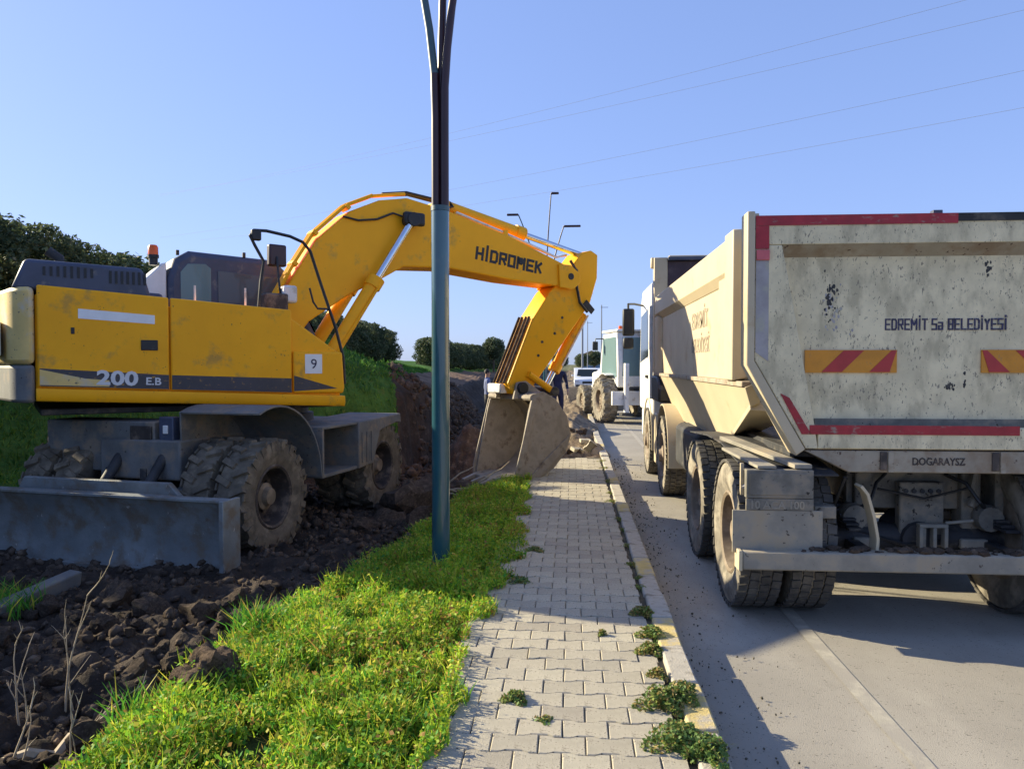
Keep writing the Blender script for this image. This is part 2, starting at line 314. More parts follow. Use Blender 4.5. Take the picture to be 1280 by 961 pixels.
def ground_z(x, y, fine=True):
    x = np.asarray(x, float); y = np.asarray(y, float)
    n1 = fbm(x, y, 1.1, 4, 3) - .47
    clod = np.abs(fbm(x, y, 3.2, 3, 9) - .44) * 1.0 + (fbm(x, y, 9, 3, 21) - .45) * .35
    dirt = -.12 + n1 * .30 + clod * .42 * sm(1.2, 3, y)
    dirt = dirt - .22 * sm(10.2, 11.6, y) * sm(-1.0, -1.6, x)
    strip = .09 + (fbm(x, y, 2.5, 3, 5) - .45) * .06
    k = sm(grass_edge(y) - .16 + .12 * n1, grass_edge(y) + .12 + .12 * n1, x)
    k = k * (1 - sm(10.5, 11.2, y))
    z = dirt * (1 - k) + strip * k
    t = toe(y); fw = facew(y); fh = faceh(y)
    t = t + (fbm(x * .5, y, 1.6, 4, 51) - .45) * 1.1 * sm(12.5, 14.5, y)
    up = sm(0, 1, (t - x) / fw) * fh * (1 + .3 * n1)
    sl = np.clip(t - fw - x, 0, None) * slope(y)
    bank = np.minimum(sl, np.maximum(top(y) - fh, .1)) ; bank = bank + (fbm(x, y, .5, 3, 31) - .45) * .35 * sm(0, .6, bank)
    on = sm(0, .25, (t - x))
    z = z * (1 - on) + on * (-.1 + up + bank + clod * .14 * (1 - sm(.0, .5, sl)))
    # path zone and road zone sit on separate sheets above
    under = sm(-.72, -.60, x) * (1 - sm(13.0, 13.6, y)) * (x < 9.4)
    z = z * (1 - under) + under * (-.06)
    torn = sm(-.9, -.5, x) * sm(13.0, 13.6, y) * (x < .52) * (1 - sm(70, 90, y))
    z = z * (1 - torn) + torn * (.03 + (fbm(x, y, 2.2, 4, 44) - .45) * .3)
    rd = (x >= .52) & (x < 9.4)
    z = np.where(rd, -.12, z)
    z = np.where(x >= 9.4, .05 + 0 * x, z)
    z = np.where((x < -60) | (y > 300), np.clip(z, -1, 1.2) * .5 - .2, z)
    return z
def axis_pts(fine0, fine1, step, lo, hi, g=1.16):
    a = list(np.arange(fine0, fine1 + 1e-6, step)); s = step
    while a[-1] < hi: s *= g; a.append(min(a[-1] + s, hi))
    b = []; s = step; p = fine0
    while p > lo: s *= g; p = max(p - s, lo); b.append(p)
    return np.array(b[::-1] + a)
gx = axis_pts(-6.6, -.5, .034, -2500, 2500, 1.13); gx = np.sort(np.concatenate([gx[(gx < .40) | (gx > .8)], [.515, .525, .60, 9.38, 9.41]]))
gy = axis_pts(2.2, 14.5, .04, -60, 4000, 1.03)
X, Y = np.meshgrid(gx, gy); Z = ground_z(X, Y)
nx, ny = len(gx), len(gy)
idx = np.arange(nx * ny).reshape(ny, nx)
F = np.stack([idx[:-1, :-1], idx[:-1, 1:], idx[1:, 1:], idx[1:, :-1]], -1).reshape(-1, 4)
cx = ((X[:-1, :-1] + X[1:, 1:]) / 2).ravel(); cy = ((Y[:-1, :-1] + Y[1:, 1:]) / 2).ravel()
tt = toe(cy); nn = fbm(cx, cy, 1.3, 3, 77) - .45
SB = ([0, 11, 13.0, 14.2, 16, 20, 30, 60, 90], [.5, .3, .25, .55, .65, 1.6, 3.2, 4.0, 3.0])
soil_band = np.interp(cy, *SB)
mi = np.zeros(len(F), int)                                         # 0 soil
mi[(cx < tt - soil_band + nn * .7)] = 1                            # turf on the bank
kk = (cx > grass_edge(cy) + .05 + nn * .3) & (cy < 10.7) & (cx < .5)
mi[kk] = 2
mi[(cx > -.95) & (cx < .6) & (cy > 12.9)] = 4
mi[(mi == 0) & (cy > 16.5) & (cx < tt - facew(cy) * .8) & (cx > -14)] = 5
mi[(cx < -40) | (cy > 220) | (cx > 9.4)] = 3
g = link('ground', fast('ground', np.stack([X.ravel(), Y.ravel(), Z.ravel()], 1), F, [M['soil'], M['bank'], M['turf'], M['far'], M['tan'], M['litbrown']], mi, True))
tag(g, kind='structure')

# road, worn edge line
mb = MB(); ys = list(np.arange(-30, 40, 5.)) + [40, 80, 160, 400]
V = []; 
for y in ys: V += [(.62, y, 0), (9.4, y, 0)]
mb.add(V, [(2 * i, 2 * i + 1, 2 * i + 3, 2 * i + 2) for i in range(len(ys) - 1)])
road = tag(mb.build('road', M['road'], smooth=0), kind='structure')
mb = MB(); mb.add([(1.46, -20, .004), (1.55, -20, .004), (1.56, 120, .004), (1.47, 120, .004)], [(0, 1, 2, 3)])
mb.build('edge_line', M['line'], road, smooth=0)
# far-side kerb and verge strip
tag(MB().b2(9.4, 9.55, -20, 160, -.1, .13).build('far_kerb', M['kerb'], bevel=.01), kind='structure')

# kerb of separate stones along the path
kerb = tag(MB().b2(.515, .625, -4, 46, -.2, .07).build('kerb', M['kerb']), kind='structure')
ks = [MB().b2(-.065, .065, -.2465, .2465, -.19, .135).mesh('kerb_stone', M[k]) for k in ('kerb', 'kerby')]
for i in range(74):
    y = 1.6 + i * .5
    me = ks[1] if (i in (2, 4, 6, 9, 14) or (i % 9 == 0)) else ks[0]
    o = link('kerb_stone', me, kerb, .012, R(random.uniform(-.5, .5)), (.57 + random.uniform(-.006, .006), y, random.uniform(-.008, .006)))
    o.rotation_euler.x = R(random.uniform(-.4, .4))

# paved path: sand bed with interlocking pavers
path = tag(MB().b2(-.64, .505, -4, 13.35, -.25, .1).build('path', M['sand']), kind='structure')
def paver_outline(L=.1965, W=.1415, e=.0075):
    h = W / 2; l = L / 2
    t = [(-l, h + e), (-.062, h + e), (-.038, h - e), (.038, h - e), (.062, h + e), (l, h + e)]
    return [(x, y) for x, y in t] + [(x, -y) for x, y in t[::-1]]
def paver_mesh(m, x0=None, x1=None):
    P = paver_outline()
    if x0 is not None: P = [(min(max(x, x0), x1), y) for x, y in P]
    c = .0045; n = len(P)
    ins = [(x - c * (1 if x > 0 else -1), y - c * (1 if y > 0 else -1)) for x, y in P]
    b = MB(); b.add([(x, y, -.06) for x, y in P] + [(x, y, -c) for x, y in P] + [(x, y, 0) for x, y in ins],
        [(i, (i + 1) % n, (i + 1) % n + n, i + n) for i in range(n)] + [(i + n, (i + 1) % n + n, (i + 1) % n + 2 * n, i + 2 * n) for i in range(n)] + [tuple(range(2 * n, 3 * n))])
    return b.mesh('paver', m, 0)
pm = [paver_mesh(m) for m in M['pav']]
pl = [paver_mesh(m, 0, .0982) for m in M['pav']]
pr_ = [paver_mesh(m, -.0982, .0) for m in M['pav']]
def pav_of(half, k): return (pl if half == 'L' else pr_ if half == 'R' else pm)[k]
pitch, row = .2005, .1455
fieldV = []; fieldF = []; cnt = 0
yrow = 1.75; r_i = 0
while yrow < 13.2:
    off = 0 if r_i % 2 else pitch / 2
    for c in range(7):
        x = -.64 + off + (c + .5) * pitch - (pitch if off else 0)
        half = None
        if x - .1 > .40: continue
        if x + .1 > .51: half = 'R'
        if x - .1 < -.68 and off: 
            half = 'L'
        k = int(rng.integers(0, 100)); mi_ = 0 if k < 45 else 1 if k < 70 else 2 if k < 88 else 3
        dz = .12 + rng.normal(0, .0016) + .012 * float(fbm(x, yrow, .9, 2, 61) - .4)
        rot = (rng.normal(0, .010), rng.normal(0, .010), rng.normal(0, .006))
        vis = yrow > 2.75
        if yrow > 12.2 and rng.random() < (yrow - 12.2) * .75: continue
        if cnt < 300 and vis and not (x < -.66):
            o = link('paver', pav_of(half, mi_), path, 0, 0, (x, yrow, dz)); o.rotation_euler = rot; cnt += 1
        else:
            me = pav_of(half, mi_)
            mtx = Matrix.Translation((x, yrow, dz)) @ Matrix.Rotation(rot[2], 4, 'Z') @ Matrix.Rotation(rot[0], 4, 'X')
            o0 = len(fieldV); fieldV += [tuple(mtx @ v.co) for v in me.vertices]; fieldF += [([i + o0 for i in p.vertices], mi_) for p in me.polygons]
    yrow += row; r_i += 1
me = bpy.data.meshes.new('paver_field'); me.from_pydata(fieldV, [], [f for f, _ in fieldF])
for m in M['pav']: me.materials.append(m)
me.polygons.foreach_set('material_index', [k for _, k in fieldF])
tag(link('paver_field', me, path), kind='stuff')

# ------------------------------------------------------------------ grass and weeds
def blades(px, py, pz, h, wd, lean, nm, mats, name, probs, seg=2):
    n = len(px); a = rng.uniform(0, 2 * np.pi, n); ca, sa = np.cos(a), np.sin(a)
    la = rng.uniform(0, 2 * np.pi, n); lx, ly = np.cos(la) * lean * h, np.sin(la) * lean * h
    def ring(t, wf):
        bx = px + lx * t ** 1.8; by = py + ly * t ** 1.8; bz = pz + h * t * (1 - .25 * lean * t)
        return np.stack([bx - ca * wd * wf, by - sa * wd * wf, bz], 1), np.stack([bx + ca * wd * wf, by + sa * wd * wf, bz], 1)
    A0, B0 = ring(0., .8); A1, B1 = ring(.5, 1.); A2, B2 = ring(1., .12)
    V = np.stack([A0, B0, A1, B1, A2, B2], 1).reshape(-1, 3); b = np.arange(n)[:, None] * 6
    F = np.concatenate([b + [0, 1, 3, 2], b + [2, 3, 5, 4]], 0)
    k = rng.choice(len(mats), n, p=probs); return V, F, np.concatenate([k, k])
def leaflets(c, size, up=.6):
    n = len(c); nr = rng.normal(0, 1, (n, 3)); nr[:, 2] = np.abs(nr[:, 2]) + up; nr /= np.linalg.norm(nr, axis=1)[:, None]
    t = np.cross(nr, rng.normal(0, 1, (n, 3))); t /= np.linalg.norm(t, axis=1)[:, None] + 1e-9; b = np.cross(nr, t)
    s = size[:, None]
    V = np.stack([c - t * s, c + b * s * .55 , c + t * s, c - b * s * .55], 1).reshape(-1, 3)
    return V, np.arange(n * 4).reshape(-1, 4)
def join(parts):
    V = []; F = []; K = []; o = 0
    for v, f, k in parts: V.append(v); F.append(f + o); K.append(k); o += len(v)
    return np.concatenate(V), np.concatenate(F), np.concatenate(K)
N = 210000
py = 1.9 + 9.3 * rng.random(N) ** 1.25; lo = grass_edge(py); 
hi = np.interp(py, [1, 3, 3.6, 4.4, 4.9, 5.5, 6.5, 7.5, 8.5, 10, 11], [-.72, -.62, -.54, -.62, -.58, -.48, -.45, -.46, -.50, -.60, -.66])
px = lo - .25 + (hi - lo + .35) * rng.random(N)
nz = fbm(px, py, 2.3, 3, 91); edge_r = hi + (fbm(px * 0, py, 3.5, 3, 17) - .42) * .42
edge_l = lo + (fbm(px * 0 + 5, py, 2.5, 3, 23) - .45) * .7
clump = fbm(px, py, 4.5, 3, 33)
keep = (px < edge_r) & (px > edge_l) & (clump > .255) & (rng.random(N) < np.clip((nz - .16) * 4, .4, 1))
px, py, clump, nz = px[keep], py[keep], clump[keep], nz[keep]
pz = np.where(px > -.64, .11, ground_z(px, py)) - .01
tall = np.clip((clump - .3) * 2.2, .15, 1) * (1 - .65 * sm(-.85, -.45, px))
n = len(px); isb = rng.random(n) < .24
h = rng.uniform(.07, .2, n) * (.5 + .9 * tall)
pr = [.30, .34, .14, .17, .05]
A = blades(px[isb], py[isb], pz[isb], h[isb] * 1.0, rng.uniform(.0022, .0048, isb.sum()), rng.uniform(.1, .7, isb.sum()), 0, M['gr'], 'b', pr)
q = ~isb; c = np.stack([px[q], py[q], pz[q] + h[q] * rng.uniform(.3, .85, q.sum())], 1)
Vl, Fl = leaflets(c, rng.uniform(.006, .020, q.sum()))
kl = rng.choice(5, q.sum(), p=[.29, .33, .15, .17, .06])
# patches where the weeds have turned red-yellow
pat = fbm(c[:, 0], c[:, 1], 1.7, 2, 71); kl = np.where((pat > .47) & (rng.random(len(kl)) < .5), rng.choice([3, 4, 1], len(kl)), kl)
V, F_, K = join([A, (Vl, Fl, kl)])
tag(link('verge_grass', fast('verge_grass', V, F_, M['gr'], K)), 'bright green and yellow weedy grass strip beside the paved path', 'grass', kind='stuff')

# turf blades on the bank behind the excavator
N = 90000
by = rng.uniform(9.5, 42, N) ; by = 9.5 + (by - 9.5) ** 1.0
bx = -2.6 - rng.random(N) ** .9 * 7.5
sb = np.interp(by, *SB); nb = fbm(bx, by, 1.3, 3, 77) - .45
kp = bx < toe(by) - sb + nb * .7; bx, by = bx[kp], by[kp]; bz = ground_z(bx, by) - .01
V, F_, K = blades(bx, by, bz, rng.uniform(.05, .15, len(bx)), rng.uniform(.006, .014, len(bx)) * (1 + by * .02), rng.uniform(.2, .8, len(bx)), 0, M['bgr'], 'b', [.5, .25, .25])
tag(link('bank_grass', fast('bank_grass', V, F_, M['bgr'], K)), 'dark green turf covering the earth bank behind the excavator', 'grass', kind='stuff')

def weed(x, y, z, rx, hh, nl, label, pm_=(.5, .3, .2), size=(.006, .0145), nb=30):
    nl = int(nl * 1.5); hh = hh * .8
    e = empty('weed_clump', (x, y, z), label, 'weed', 'weeds growing along the path and kerb')
    a = rng.uniform(0, 2 * np.pi, nl); rr = np.sqrt(rng.random(nl)) * rx * (.75 + .35 * np.sin(a * 3 + x * 9))
    c = np.stack([rr * np.cos(a), rr * np.sin(a) * 1.15, rng.random(nl) * hh * np.clip(1.15 - (rr / rx) ** 2, .15, 1)], 1)
    v, f = leaflets(c, rng.uniform(*size, nl)); k = rng.choice(3, nl, p=pm_)
    link('foliage', fast('foliage', v, f, M['weed'], k), e)
    a = rng.uniform(0, 2 * np.pi, nb); rr = rng.random(nb) * rx * .6
    v, f, k = blades(rr * np.cos(a), rr * np.sin(a), np.zeros(nb) - .005, rng.uniform(.5, 1.2, nb) * hh, np.full(nb, .002), rng.uniform(.2, .9, nb), 0, M['weed'], 's', list(pm_))
    link('stem', fast('stem', v, f, M['weed'], k), e)
    return e
weed(.42, 3.62, .115, .13, .10, 900, 'leafy green weed spreading over yellow kerb paint')
weed(.53, 3.68, .13, .10, .09, 600, 'bushy weed overhanging the kerb edge above the road')
weed(.45, 3.24, .115, .15, .11, 1100, 'largest green weed at kerb with grey-green leaves', (.65, .25, .1))
weed(.56, 3.13, .13, .10, .10, 700, 'weed hanging over the road from kerb top', (.7, .2, .1))
weed(.44, 4.30, .115, .09, .06, 450, 'low yellowing weed between pavers and kerb', (.3, .35, .35))
weed(.47, 4.55, .115, .10, .07, 500, 'yellow-green weed tuft against the inner kerb edge', (.35, .4, .25))
weed(.46, 4.95, .115, .09, .06, 400, 'brownish weed in joint beside shaded kerb', (.3, .3, .4))
weed(.44, 3.95, .115, .06, .06, 260, 'small reddish weed in the kerb joint', (.2, .3, .5))
weed(-.27, 3.62, .115, .075, .05, 420, 'round flat weed growing in the middle of pavers', (.5, .3, .2))
weed(-.12, 3.42, .115, .05, .02, 120, 'thin flat weed in a paver joint', (.4, .3, .3))
weed(.18, 4.55, .115, .03, .04, 80, 'tiny weed sprig between sunlit pavers', (.3, .4, .3))
for i, (yy, s) in enumerate([(5.5, .09), (5.9, .08), (6.3, .1), (6.8, .09), (7.4, .1), (8.1, .1), (8.9, .11), (9.6, .1), (10.6, .12), (11.6, .14), (12.4, .15)]):
    weed(.475 + rng.normal(0, .015), yy + rng.normal(0, .15), .112, s * rng.uniform(.5, .9), .03 + .002 * i, int(rng.uniform(60, 170)), 'low weed in the joint between shaded pavers and kerb', (.3, .4, .3), (.005, .012), nb=10)
weed(-.32, 6.6, .115, .10, .03, 260, 'dark trailing weed on shaded pavers beside the grass', (.6, .1, .3))
weed(-.38, 5.6, .115, .10, .05, 300, 'trailing weed creeping from grass onto shaded pavers', (.7, .1, .2))
# grass tufts standing in the dug soil
def tuft(x, y, nb, hh, label, spread=.12):
    z = float(ground_z(x, y)); a = rng.uniform(0, 2 * np.pi, nb); rr = rng.random(nb) * spread
    e = empty('grass_tuft', (x, y, z), label, 'grass', 'grass tufts in the dug soil')
    v, f, k = blades(rr * np.cos(a), rr * np.sin(a), np.zeros(nb) - .01, rng.uniform(.5, 1.1, nb) * hh, rng.uniform(.003, .006, nb), rng.uniform(.2, .8, nb), 0, M['gr'], 's', [.2, .05, .6, .1, .05])
    link('blade_cluster', fast('blade_cluster', v, f, M['gr'], k), e)
tuft(-1.92, 4.55, 260, .24, 'dark green grass tuft leaning over soil near the large clod', .16)
tuft(-4.1, 5.15, 400, .22, 'grass tuft beside the grey concrete beam', .3)
tuft(-2.0, 3.35, 60, .22, 'sparse grass tuft at the soil edge of verge')

# ------------------------------------------------------------------ soil clods
def rock_mesh(seed, sub=3, rough=.38, m=None, cuts_n=9):
    r_ = random.Random(seed); bm = bmesh.new(); bmesh.ops.create_icosphere(bm, subdivisions=sub, radius=1)
    cuts = [(Vector((r_.gauss(0, 1), r_.gauss(0, 1), r_.gauss(0, 1))).normalized(), r_.uniform(.5, .85)) for _ in range(cuts_n)]
    from mathutils import noise as mn
    o = Vector((seed * 3.1, seed * 1.7, 0))
    for v in bm.verts:
        for nrm, d in cuts:
            k = v.co.dot(nrm)
            if k > d: v.co -= nrm * (k - d) * .9
        v.co *= 1 + rough * (mn.noise(v.co * 1.6 + o)) + .16 * mn.noise(v.co * 5 + o) + .07 * mn.noise(v.co * 12 + o)
    me = bpy.data.meshes.new('soil_clod'); bm.to_mesh(me); bm.free(); me.materials.append(m or M['clod'])
    me.polygons.foreach_set('use_smooth', [True] * len(me.polygons)); me.set_sharp_from_angle(angle=R(28))
    return me
RM = [rock_mesh(i) for i in range(7)]
def clod(x, y, s, label, group=None, z=None, k=None, sq=(1, 1, .75), name='soil_clod'):
    o = link(name, RM[random.randrange(7) if k is None else k]); zz = float(ground_z(x, y)) if z is None else z
    o.location = (x, y, zz + s * sq[2] * .35); o.scale = (s * sq[0], s * sq[1], s * sq[2])
    o.rotation_euler = (random.uniform(-.4, .4), random.uniform(-.4, .4), random.uniform(0, 6.28)); return tag(o, label, 'clod', group)
RM.append(rock_mesh(31, 4, .5, M['bigclod'], cuts_n=2)); clod(-1.84, 3.72, .14, 'largest brown soil clod at the sunlit edge of verge grass', k=7, sq=(1.15, 1, .95))
clod(-1.98, 3.95, .10, 'dark clod tucked behind the largest brown clod', k=1)
clod(-2.62, 5.15, .14, 'flat pale clod in shade below the dozer blade corner', k=3, sq=(1.3, 1, .7))
clod(-2.45, 5.35, .12, 'angular brown clod beside the flat pale clod', k=4)
clod(-2.25, 5.45, .11, 'brown clod nearest the excavator wheel below blade end', k=5)
clod(-3.0, 5.25, .15, 'grey broken clod heaped against the dozer blade', k=0)
clod(-3.35, 5.4, .17, 'large dark clod heaped in front of blade centre', k=6)
clod(-1.93, 9.0, .38, 'boulder-sized earth clod against the far excavator wheel', k=4, sq=(.9, 1, 1.1))
clod(-1.72, 8.6, .22, 'rounded pale stone below boulder-sized clod', k=0)
clod(-2.05, 8.35, .2, 'brown rounded clod at foot of far wheel', k=1)
clod(-1.72, 8.15, .17, 'small pale stone near lamp post grass edge', k=3)
clod(-2.25, 8.2, .17, 'brown clod between the excavator wheels and grass', k=5)
r2 = random.Random(5); made = 0
while made < 170:
    y = 2.6 + r2.random() ** 1.3 * 9; x = -4.3 + r2.random() * 4
    if x > float(grass_edge(y)) - .12: continue
    if y > 5.6 and x < -2.35 and y < 10.6: continue
    clod(x, y, .035 + .11 * r2.random() ** 2.6, 'small brown clod of dug soil lying on the dark earth', 'small clods on the dug soil'); made += 1
for i in range(40):
    y = 12.5 + r2.random() * 16; x = float(toe(y)) + r2.uniform(-.25, 1.2)
    clod(x, y, r2.uniform(.06, .2), 'brown clod tumbled down the cut face of the bank', 'clods below the cut bank')
# uncountable crumbs, one object
cr = []
def crumbs(n, fx, zf):
    sm_m = bmesh.new(); bmesh.ops.create_icosphere(sm_m, subdivisions=1, radius=1)
    bv = np.array([v.co[:] for v in sm_m.verts]); bf = np.array([[v.index for v in f.verts] for f in sm_m.faces]); sm_m.free()
    x, y = fx(n); z = zf(x, y); s = (.005 + .03 * rng.random(len(x)) ** 3) * (1 + .06 * y)
    V = bv[None] * (1 + rng.uniform(-.5, .5, (len(x), len(bv), 1))) * s[:, None, None] * rng.uniform(.6, 1.3, (len(x), 1, 3)) + np.stack([x, y, z + s * .3], 1)[:, None]
    F = bf[None] + (np.arange(len(x)) * len(bv))[:, None, None]
    return V.reshape(-1, 3), F.reshape(-1, 3), np.zeros(len(x) * len(bf), int)
def fx(n):
    y = 2.3 + rng.random(n) ** 1.3 * 13; x = -6 + rng.random(n) * 5.6; k = (x < grass_edge(y) + .03) & (x > toe(y) - .15); return x[k], y[k]
def fx2(n):
    y = 12.3 + rng.random(n) * 18; x = toe(y) + rng.uniform(-1.0, .9, n); k = (y > 14.6) | (x > toe(y) - .15); return x[k], y[k]
def grow(v, k):
    V, F, K = v; c = V.reshape(-1, 12, 3); m_ = c.mean(1, keepdims=True); return ((c - m_) * k + m_).reshape(-1, 3), F, K
V, F_, K = join([crumbs(16000, fx, lambda x, y: ground_z(x, y)), grow(crumbs(5000, fx2, lambda x, y: ground_z(x, y)), 1.7)])
tag(link('loose_soil', fast('loose_soil', V, F_, [M['clod']], K)), 'loose crumbled soil scattered over the excavated ground', 'soil', kind='stuff')

# grit swept against the kerb on the road
def fxr(n):
    x = .66 + np.abs(rng.normal(0, .22, n)); y = 2.2 + rng.random(n) * 12; return x, y
V, F_, K = grow(crumbs(1500, fxr, lambda x, y: x * 0 + .001), .17)
tag(link('road_grit', fast('road_grit', V, F_, [M['sand']], K)), 'fine grit scattered on the asphalt along the kerb', 'grit', kind='stuff')
# soil heaps
def heap(x, y, rx, ry, h, label, seed, z0=None, m='tan'):
    n = 44; u = np.linspace(-1, 1, n); A, B = np.meshgrid(u, u); rr = np.sqrt(A ** 2 + B ** 2)
    k = fbm(A + seed, B, 2.4, 4, seed) - .45; k2 = np.abs(fbm(A, B + seed, 6, 3, seed + 3) - .45)
    H = h * np.clip(1 - rr ** 1.5 + k * .6, -.15, 2) + k2 * .35 * h
    idx = np.arange(n * n).reshape(n, n); F = np.stack([idx[:-1, :-1], idx[:-1, 1:], idx[1:, 1:], idx[1:, :-1]], -1).reshape(-1, 4)
    H[0, :] = H[-1, :] = H[:, 0] = H[:, -1] = -.25
    o = link('soil_heap', fast('soil_heap', np.stack([A.ravel() * rx, B.ravel() * ry, H.ravel()], 1), F, [M[m]], None, True))
    o.location = (x, y, float(ground_z(x, y)) - .02 if z0 is None else z0); return tag(o, label, 'soil heap')
heap(.0, 14.6, .75, 1.0, .42, 'heap of earth and broken pavers across the end of the path', 2)
heap(.0, 19.5, .7, 2.0, .42, 'long brown heap of dug earth beside the loader wheel', 5)
heap(-.1, 27, 1.0, 3.0, .6, 'brown earth heap further along beyond the loader', 8)
heap(-1.75, 14.0, .7, .9, .9, 'brown earth heap standing just behind the bucket', 12, None, 'clod')
heap(-1.6, 10.4, .5, .35, .25, 'low ridge of soil pushed up under bucket teeth', 15, None, 'clod')
for i in range(26):
    y = 13.2 + r2.random() * 7; x = -.7 + r2.random() * 1.15
    clod(x, y, r2.uniform(.05, .15), 'brown clod on the torn-up end of the path', 'clods on the torn-up path', z=.06 + r2.random() * .15)
for i, (x, y, rr_) in enumerate([(.1, 13.6, .5), (-.25, 13.9, 1.2), (.25, 14.2, .2), (-.05, 14.5, 2.0), (.32, 13.5, 2.8)]):
    o = link('loose_paver', pm[i % 4]); o.location = (x, y, .24 + .05 * (i % 3)); o.rotation_euler = (rr_ * .4, .3 * rr_, rr_)
    tag(o, 'loose grey paver tipped up on the torn end of path', 'paver', 'loose pavers on the heap')
# roots and splinters dragged out by the bucket teeth
e = empty('torn_root', (-1.55, 10.0, .05), 'pale torn roots sticking out beside the bucket teeth', 'root')
for i in range(7):
    a = random.uniform(-.6, .9); p = Vector((random.uniform(-.25, .25), random.uniform(-.2, .2), .02)); pts = [p]
    for k in range(5): p = p + Vector((math.cos(a) * .13, random.uniform(-.05, .05), math.sin(a) * .10 + random.uniform(-.03, .05))); pts.append(p)
    MB().tube(pts, [.016, .014, .012, .01, .007, .003], 6).build('root', M['straw'], e)

# ------------------------------------------------------------------ dead stalks, beam
def stalk(x, y, hh, label, seed, lean=0.):
    r_ = random.Random(seed); e = empty('dead_stalk', (x, y, float(ground_z(x, y)) - .02), label, 'dead weed', 'dry stalks in the soil')
    def br(p, d, L, r, dep, nm):
        pts = [p]; n = 6
        for k in range(n): d = (d + Vector((r_.gauss(0, .06), r_.gauss(0, .06), r_.gauss(0, .03)))).normalized(); p = p + d * L / n; pts.append(p)
        MB().tube(pts, [r * (1 - .7 * k / n) for k in range(n + 1)], 5).build(nm, M['straw'], e)
        if dep:
            for k in range(r_.randint(2, 3)):
                i = r_.randint(2, n); br(pts[i], (d + Vector((r_.gauss(0, .5), r_.gauss(0, .4), r_.uniform(0, .5)))).normalized(), L * r_.uniform(.25, .5), r * .6, dep - 1, 'twig')
    br(Vector((0, 0, 0)), Vector((lean, 0, 1)).normalized(), hh, .0065, 2, 'stem')
    br(Vector((.03, .02, 0)), Vector((lean - .15, .1, 1)).normalized(), hh * .7, .005, 1, 'stem')
stalk(-2.62, 3.75, .62, 'tall pale dead stalk with forked top standing in soil', 3)
stalk(-2.72, 3.55, .42, 'shorter grey dead stalk beside the tall forked one', 4, -.15)
stalk(-2.38, 3.35, .34, 'bent dead stalk leaning over the soil clods', 8, .8)
stalk(-2.45, 3.15, .26, 'small broken dead stalk near the verge grass', 9, .3)
stalk(-2.15, 3.1, .24, 'thin straw-coloured stalk at grass edge', 12, .1)
e = empty('driftwood_stump', (-2.38, 3.32, float(ground_z(-2.38, 3.32))), 'splintered pale brown root lying in the soil', 'root')
MB().tube([(0, 0, -.02), (.05, .06, .07), (.13, .1, .10), (.22, .14, .19)], [.035, .03, .02, .006], 7).build('root', M['straw'], e)
MB().tube([(0, 0, .0), (-.08, -.06, .05), (-.2, -.1, .02), (-.34, -.16, -.02)], [.034, .026, .018, .008], 7).build('root', M['straw'], e)
mb = MB(); mb.box((0, 0, 0), (.11, 1.1, .15)); o = mb.build('concrete_beam', M['conc'], bevel=.012); o.location = (-4.0, 5.28, -.02); o.rotation_euler = (R(2), R(8), R(-3))
tag(o, 'grey concrete kerb beam lying in front of the dozer blade', 'concrete beam')
# ------------------------------------------------------------------ wheels
def tyre_mesh(R_, wd, style, m, rr):
    b = MB(); h = wd / 2
    b.lathe([(-h * .80, rr), (-h, rr + (R_ - rr) * .35), (-h * 1.02, rr + (R_ - rr) * .62), (-h * .90, R_ * .945), (-h * .7, R_ * .965), (0, R_ * .972), (h * .7, R_ * .965),
             (h * .90, R_ * .945), (h * 1.02, rr + (R_ - rr) * .62), (h, rr + (R_ - rr) * .35), (h * .80, rr)], n=40, cap=False); nb_ = len(b.f)
    if style == 'lug':
        n = 19
        for k in range(n):
            for s in (-1, 1):
                t = 2 * math.pi * (k + (.5 if s > 0 else 0)) / n
                rot = Matrix.Rotation(t, 3, 'X') @ Matrix.Rotation(s * R(24), 3, 'Z')
                c = Matrix.Rotation(t, 3, 'X') @ Vector((s * h * .50, 0, R_ * .972))
                b.box(c, (h * 1.05, R_ * .135, R_ * .085), rot, (.96, .75))
                rot2 = Matrix.Rotation(t + s * .0 + .09, 3, 'X'); c2 = rot2 @ Vector((s * h * .99, 0, R_ * .885))
                b.box(c2, (h * .12, R_ * .115, R_ * .17), rot2)
    else:
        n = 46
        for k in range(n):
            for j, xx in enumerate((-.78, -.27, .27, .78)):
                t = 2 * math.pi * (k + (.5 if j % 2 else 0)) / n; rot = Matrix.Rotation(t, 3, 'X')
                b.box(rot @ Vector((xx * h, 0, R_ * .975)), (h * .43, R_ * .112, R_ * .042), rot @ Matrix.Rotation(R(6 if j % 2 else -6), 3, 'Z'))
    me = b.mesh('tyre', m, 40); me.materials.append(M['tread'] if style == 'road' else m)
    me.polygons.foreach_set('material_index', [0 if i < nb_ else 1 for i in range(len(me.polygons))]); return me
def rim_mesh(rr, wd, m, deep=.35, face=1):
    # dished rim, outer face towards +x*face
    h = wd / 2 * face
    b = MB(); b.lathe([(-h * .85, rr * 1.02), (h * .85, rr * 1.02), (h * .9, rr * .97), (h * .82, rr * .9), (h * .82 - deep * wd * face, rr * .8), (h * .82 - deep * wd * face, rr * .3), (h * .82 - deep * wd * face, .001)], n=32)
    for k in range(10):
        t = 2 * math.pi * k / 10; b.box((h * .82 - deep * wd * face + .012 * face, rr * .55 * math.cos(t), rr * .55 * math.sin(t)), (.024, .03, .03))
    return b.mesh('wheel', m, 40)
def hub_mesh(r, x0, x1, m):
    return MB().lathe([(x0, r), (x0 + (x1 - x0) * .6, r), (x0 + (x1 - x0) * .7, r * .72), (x1, r * .6), (x1, .001)], n=20).mesh('hub', m, 40)

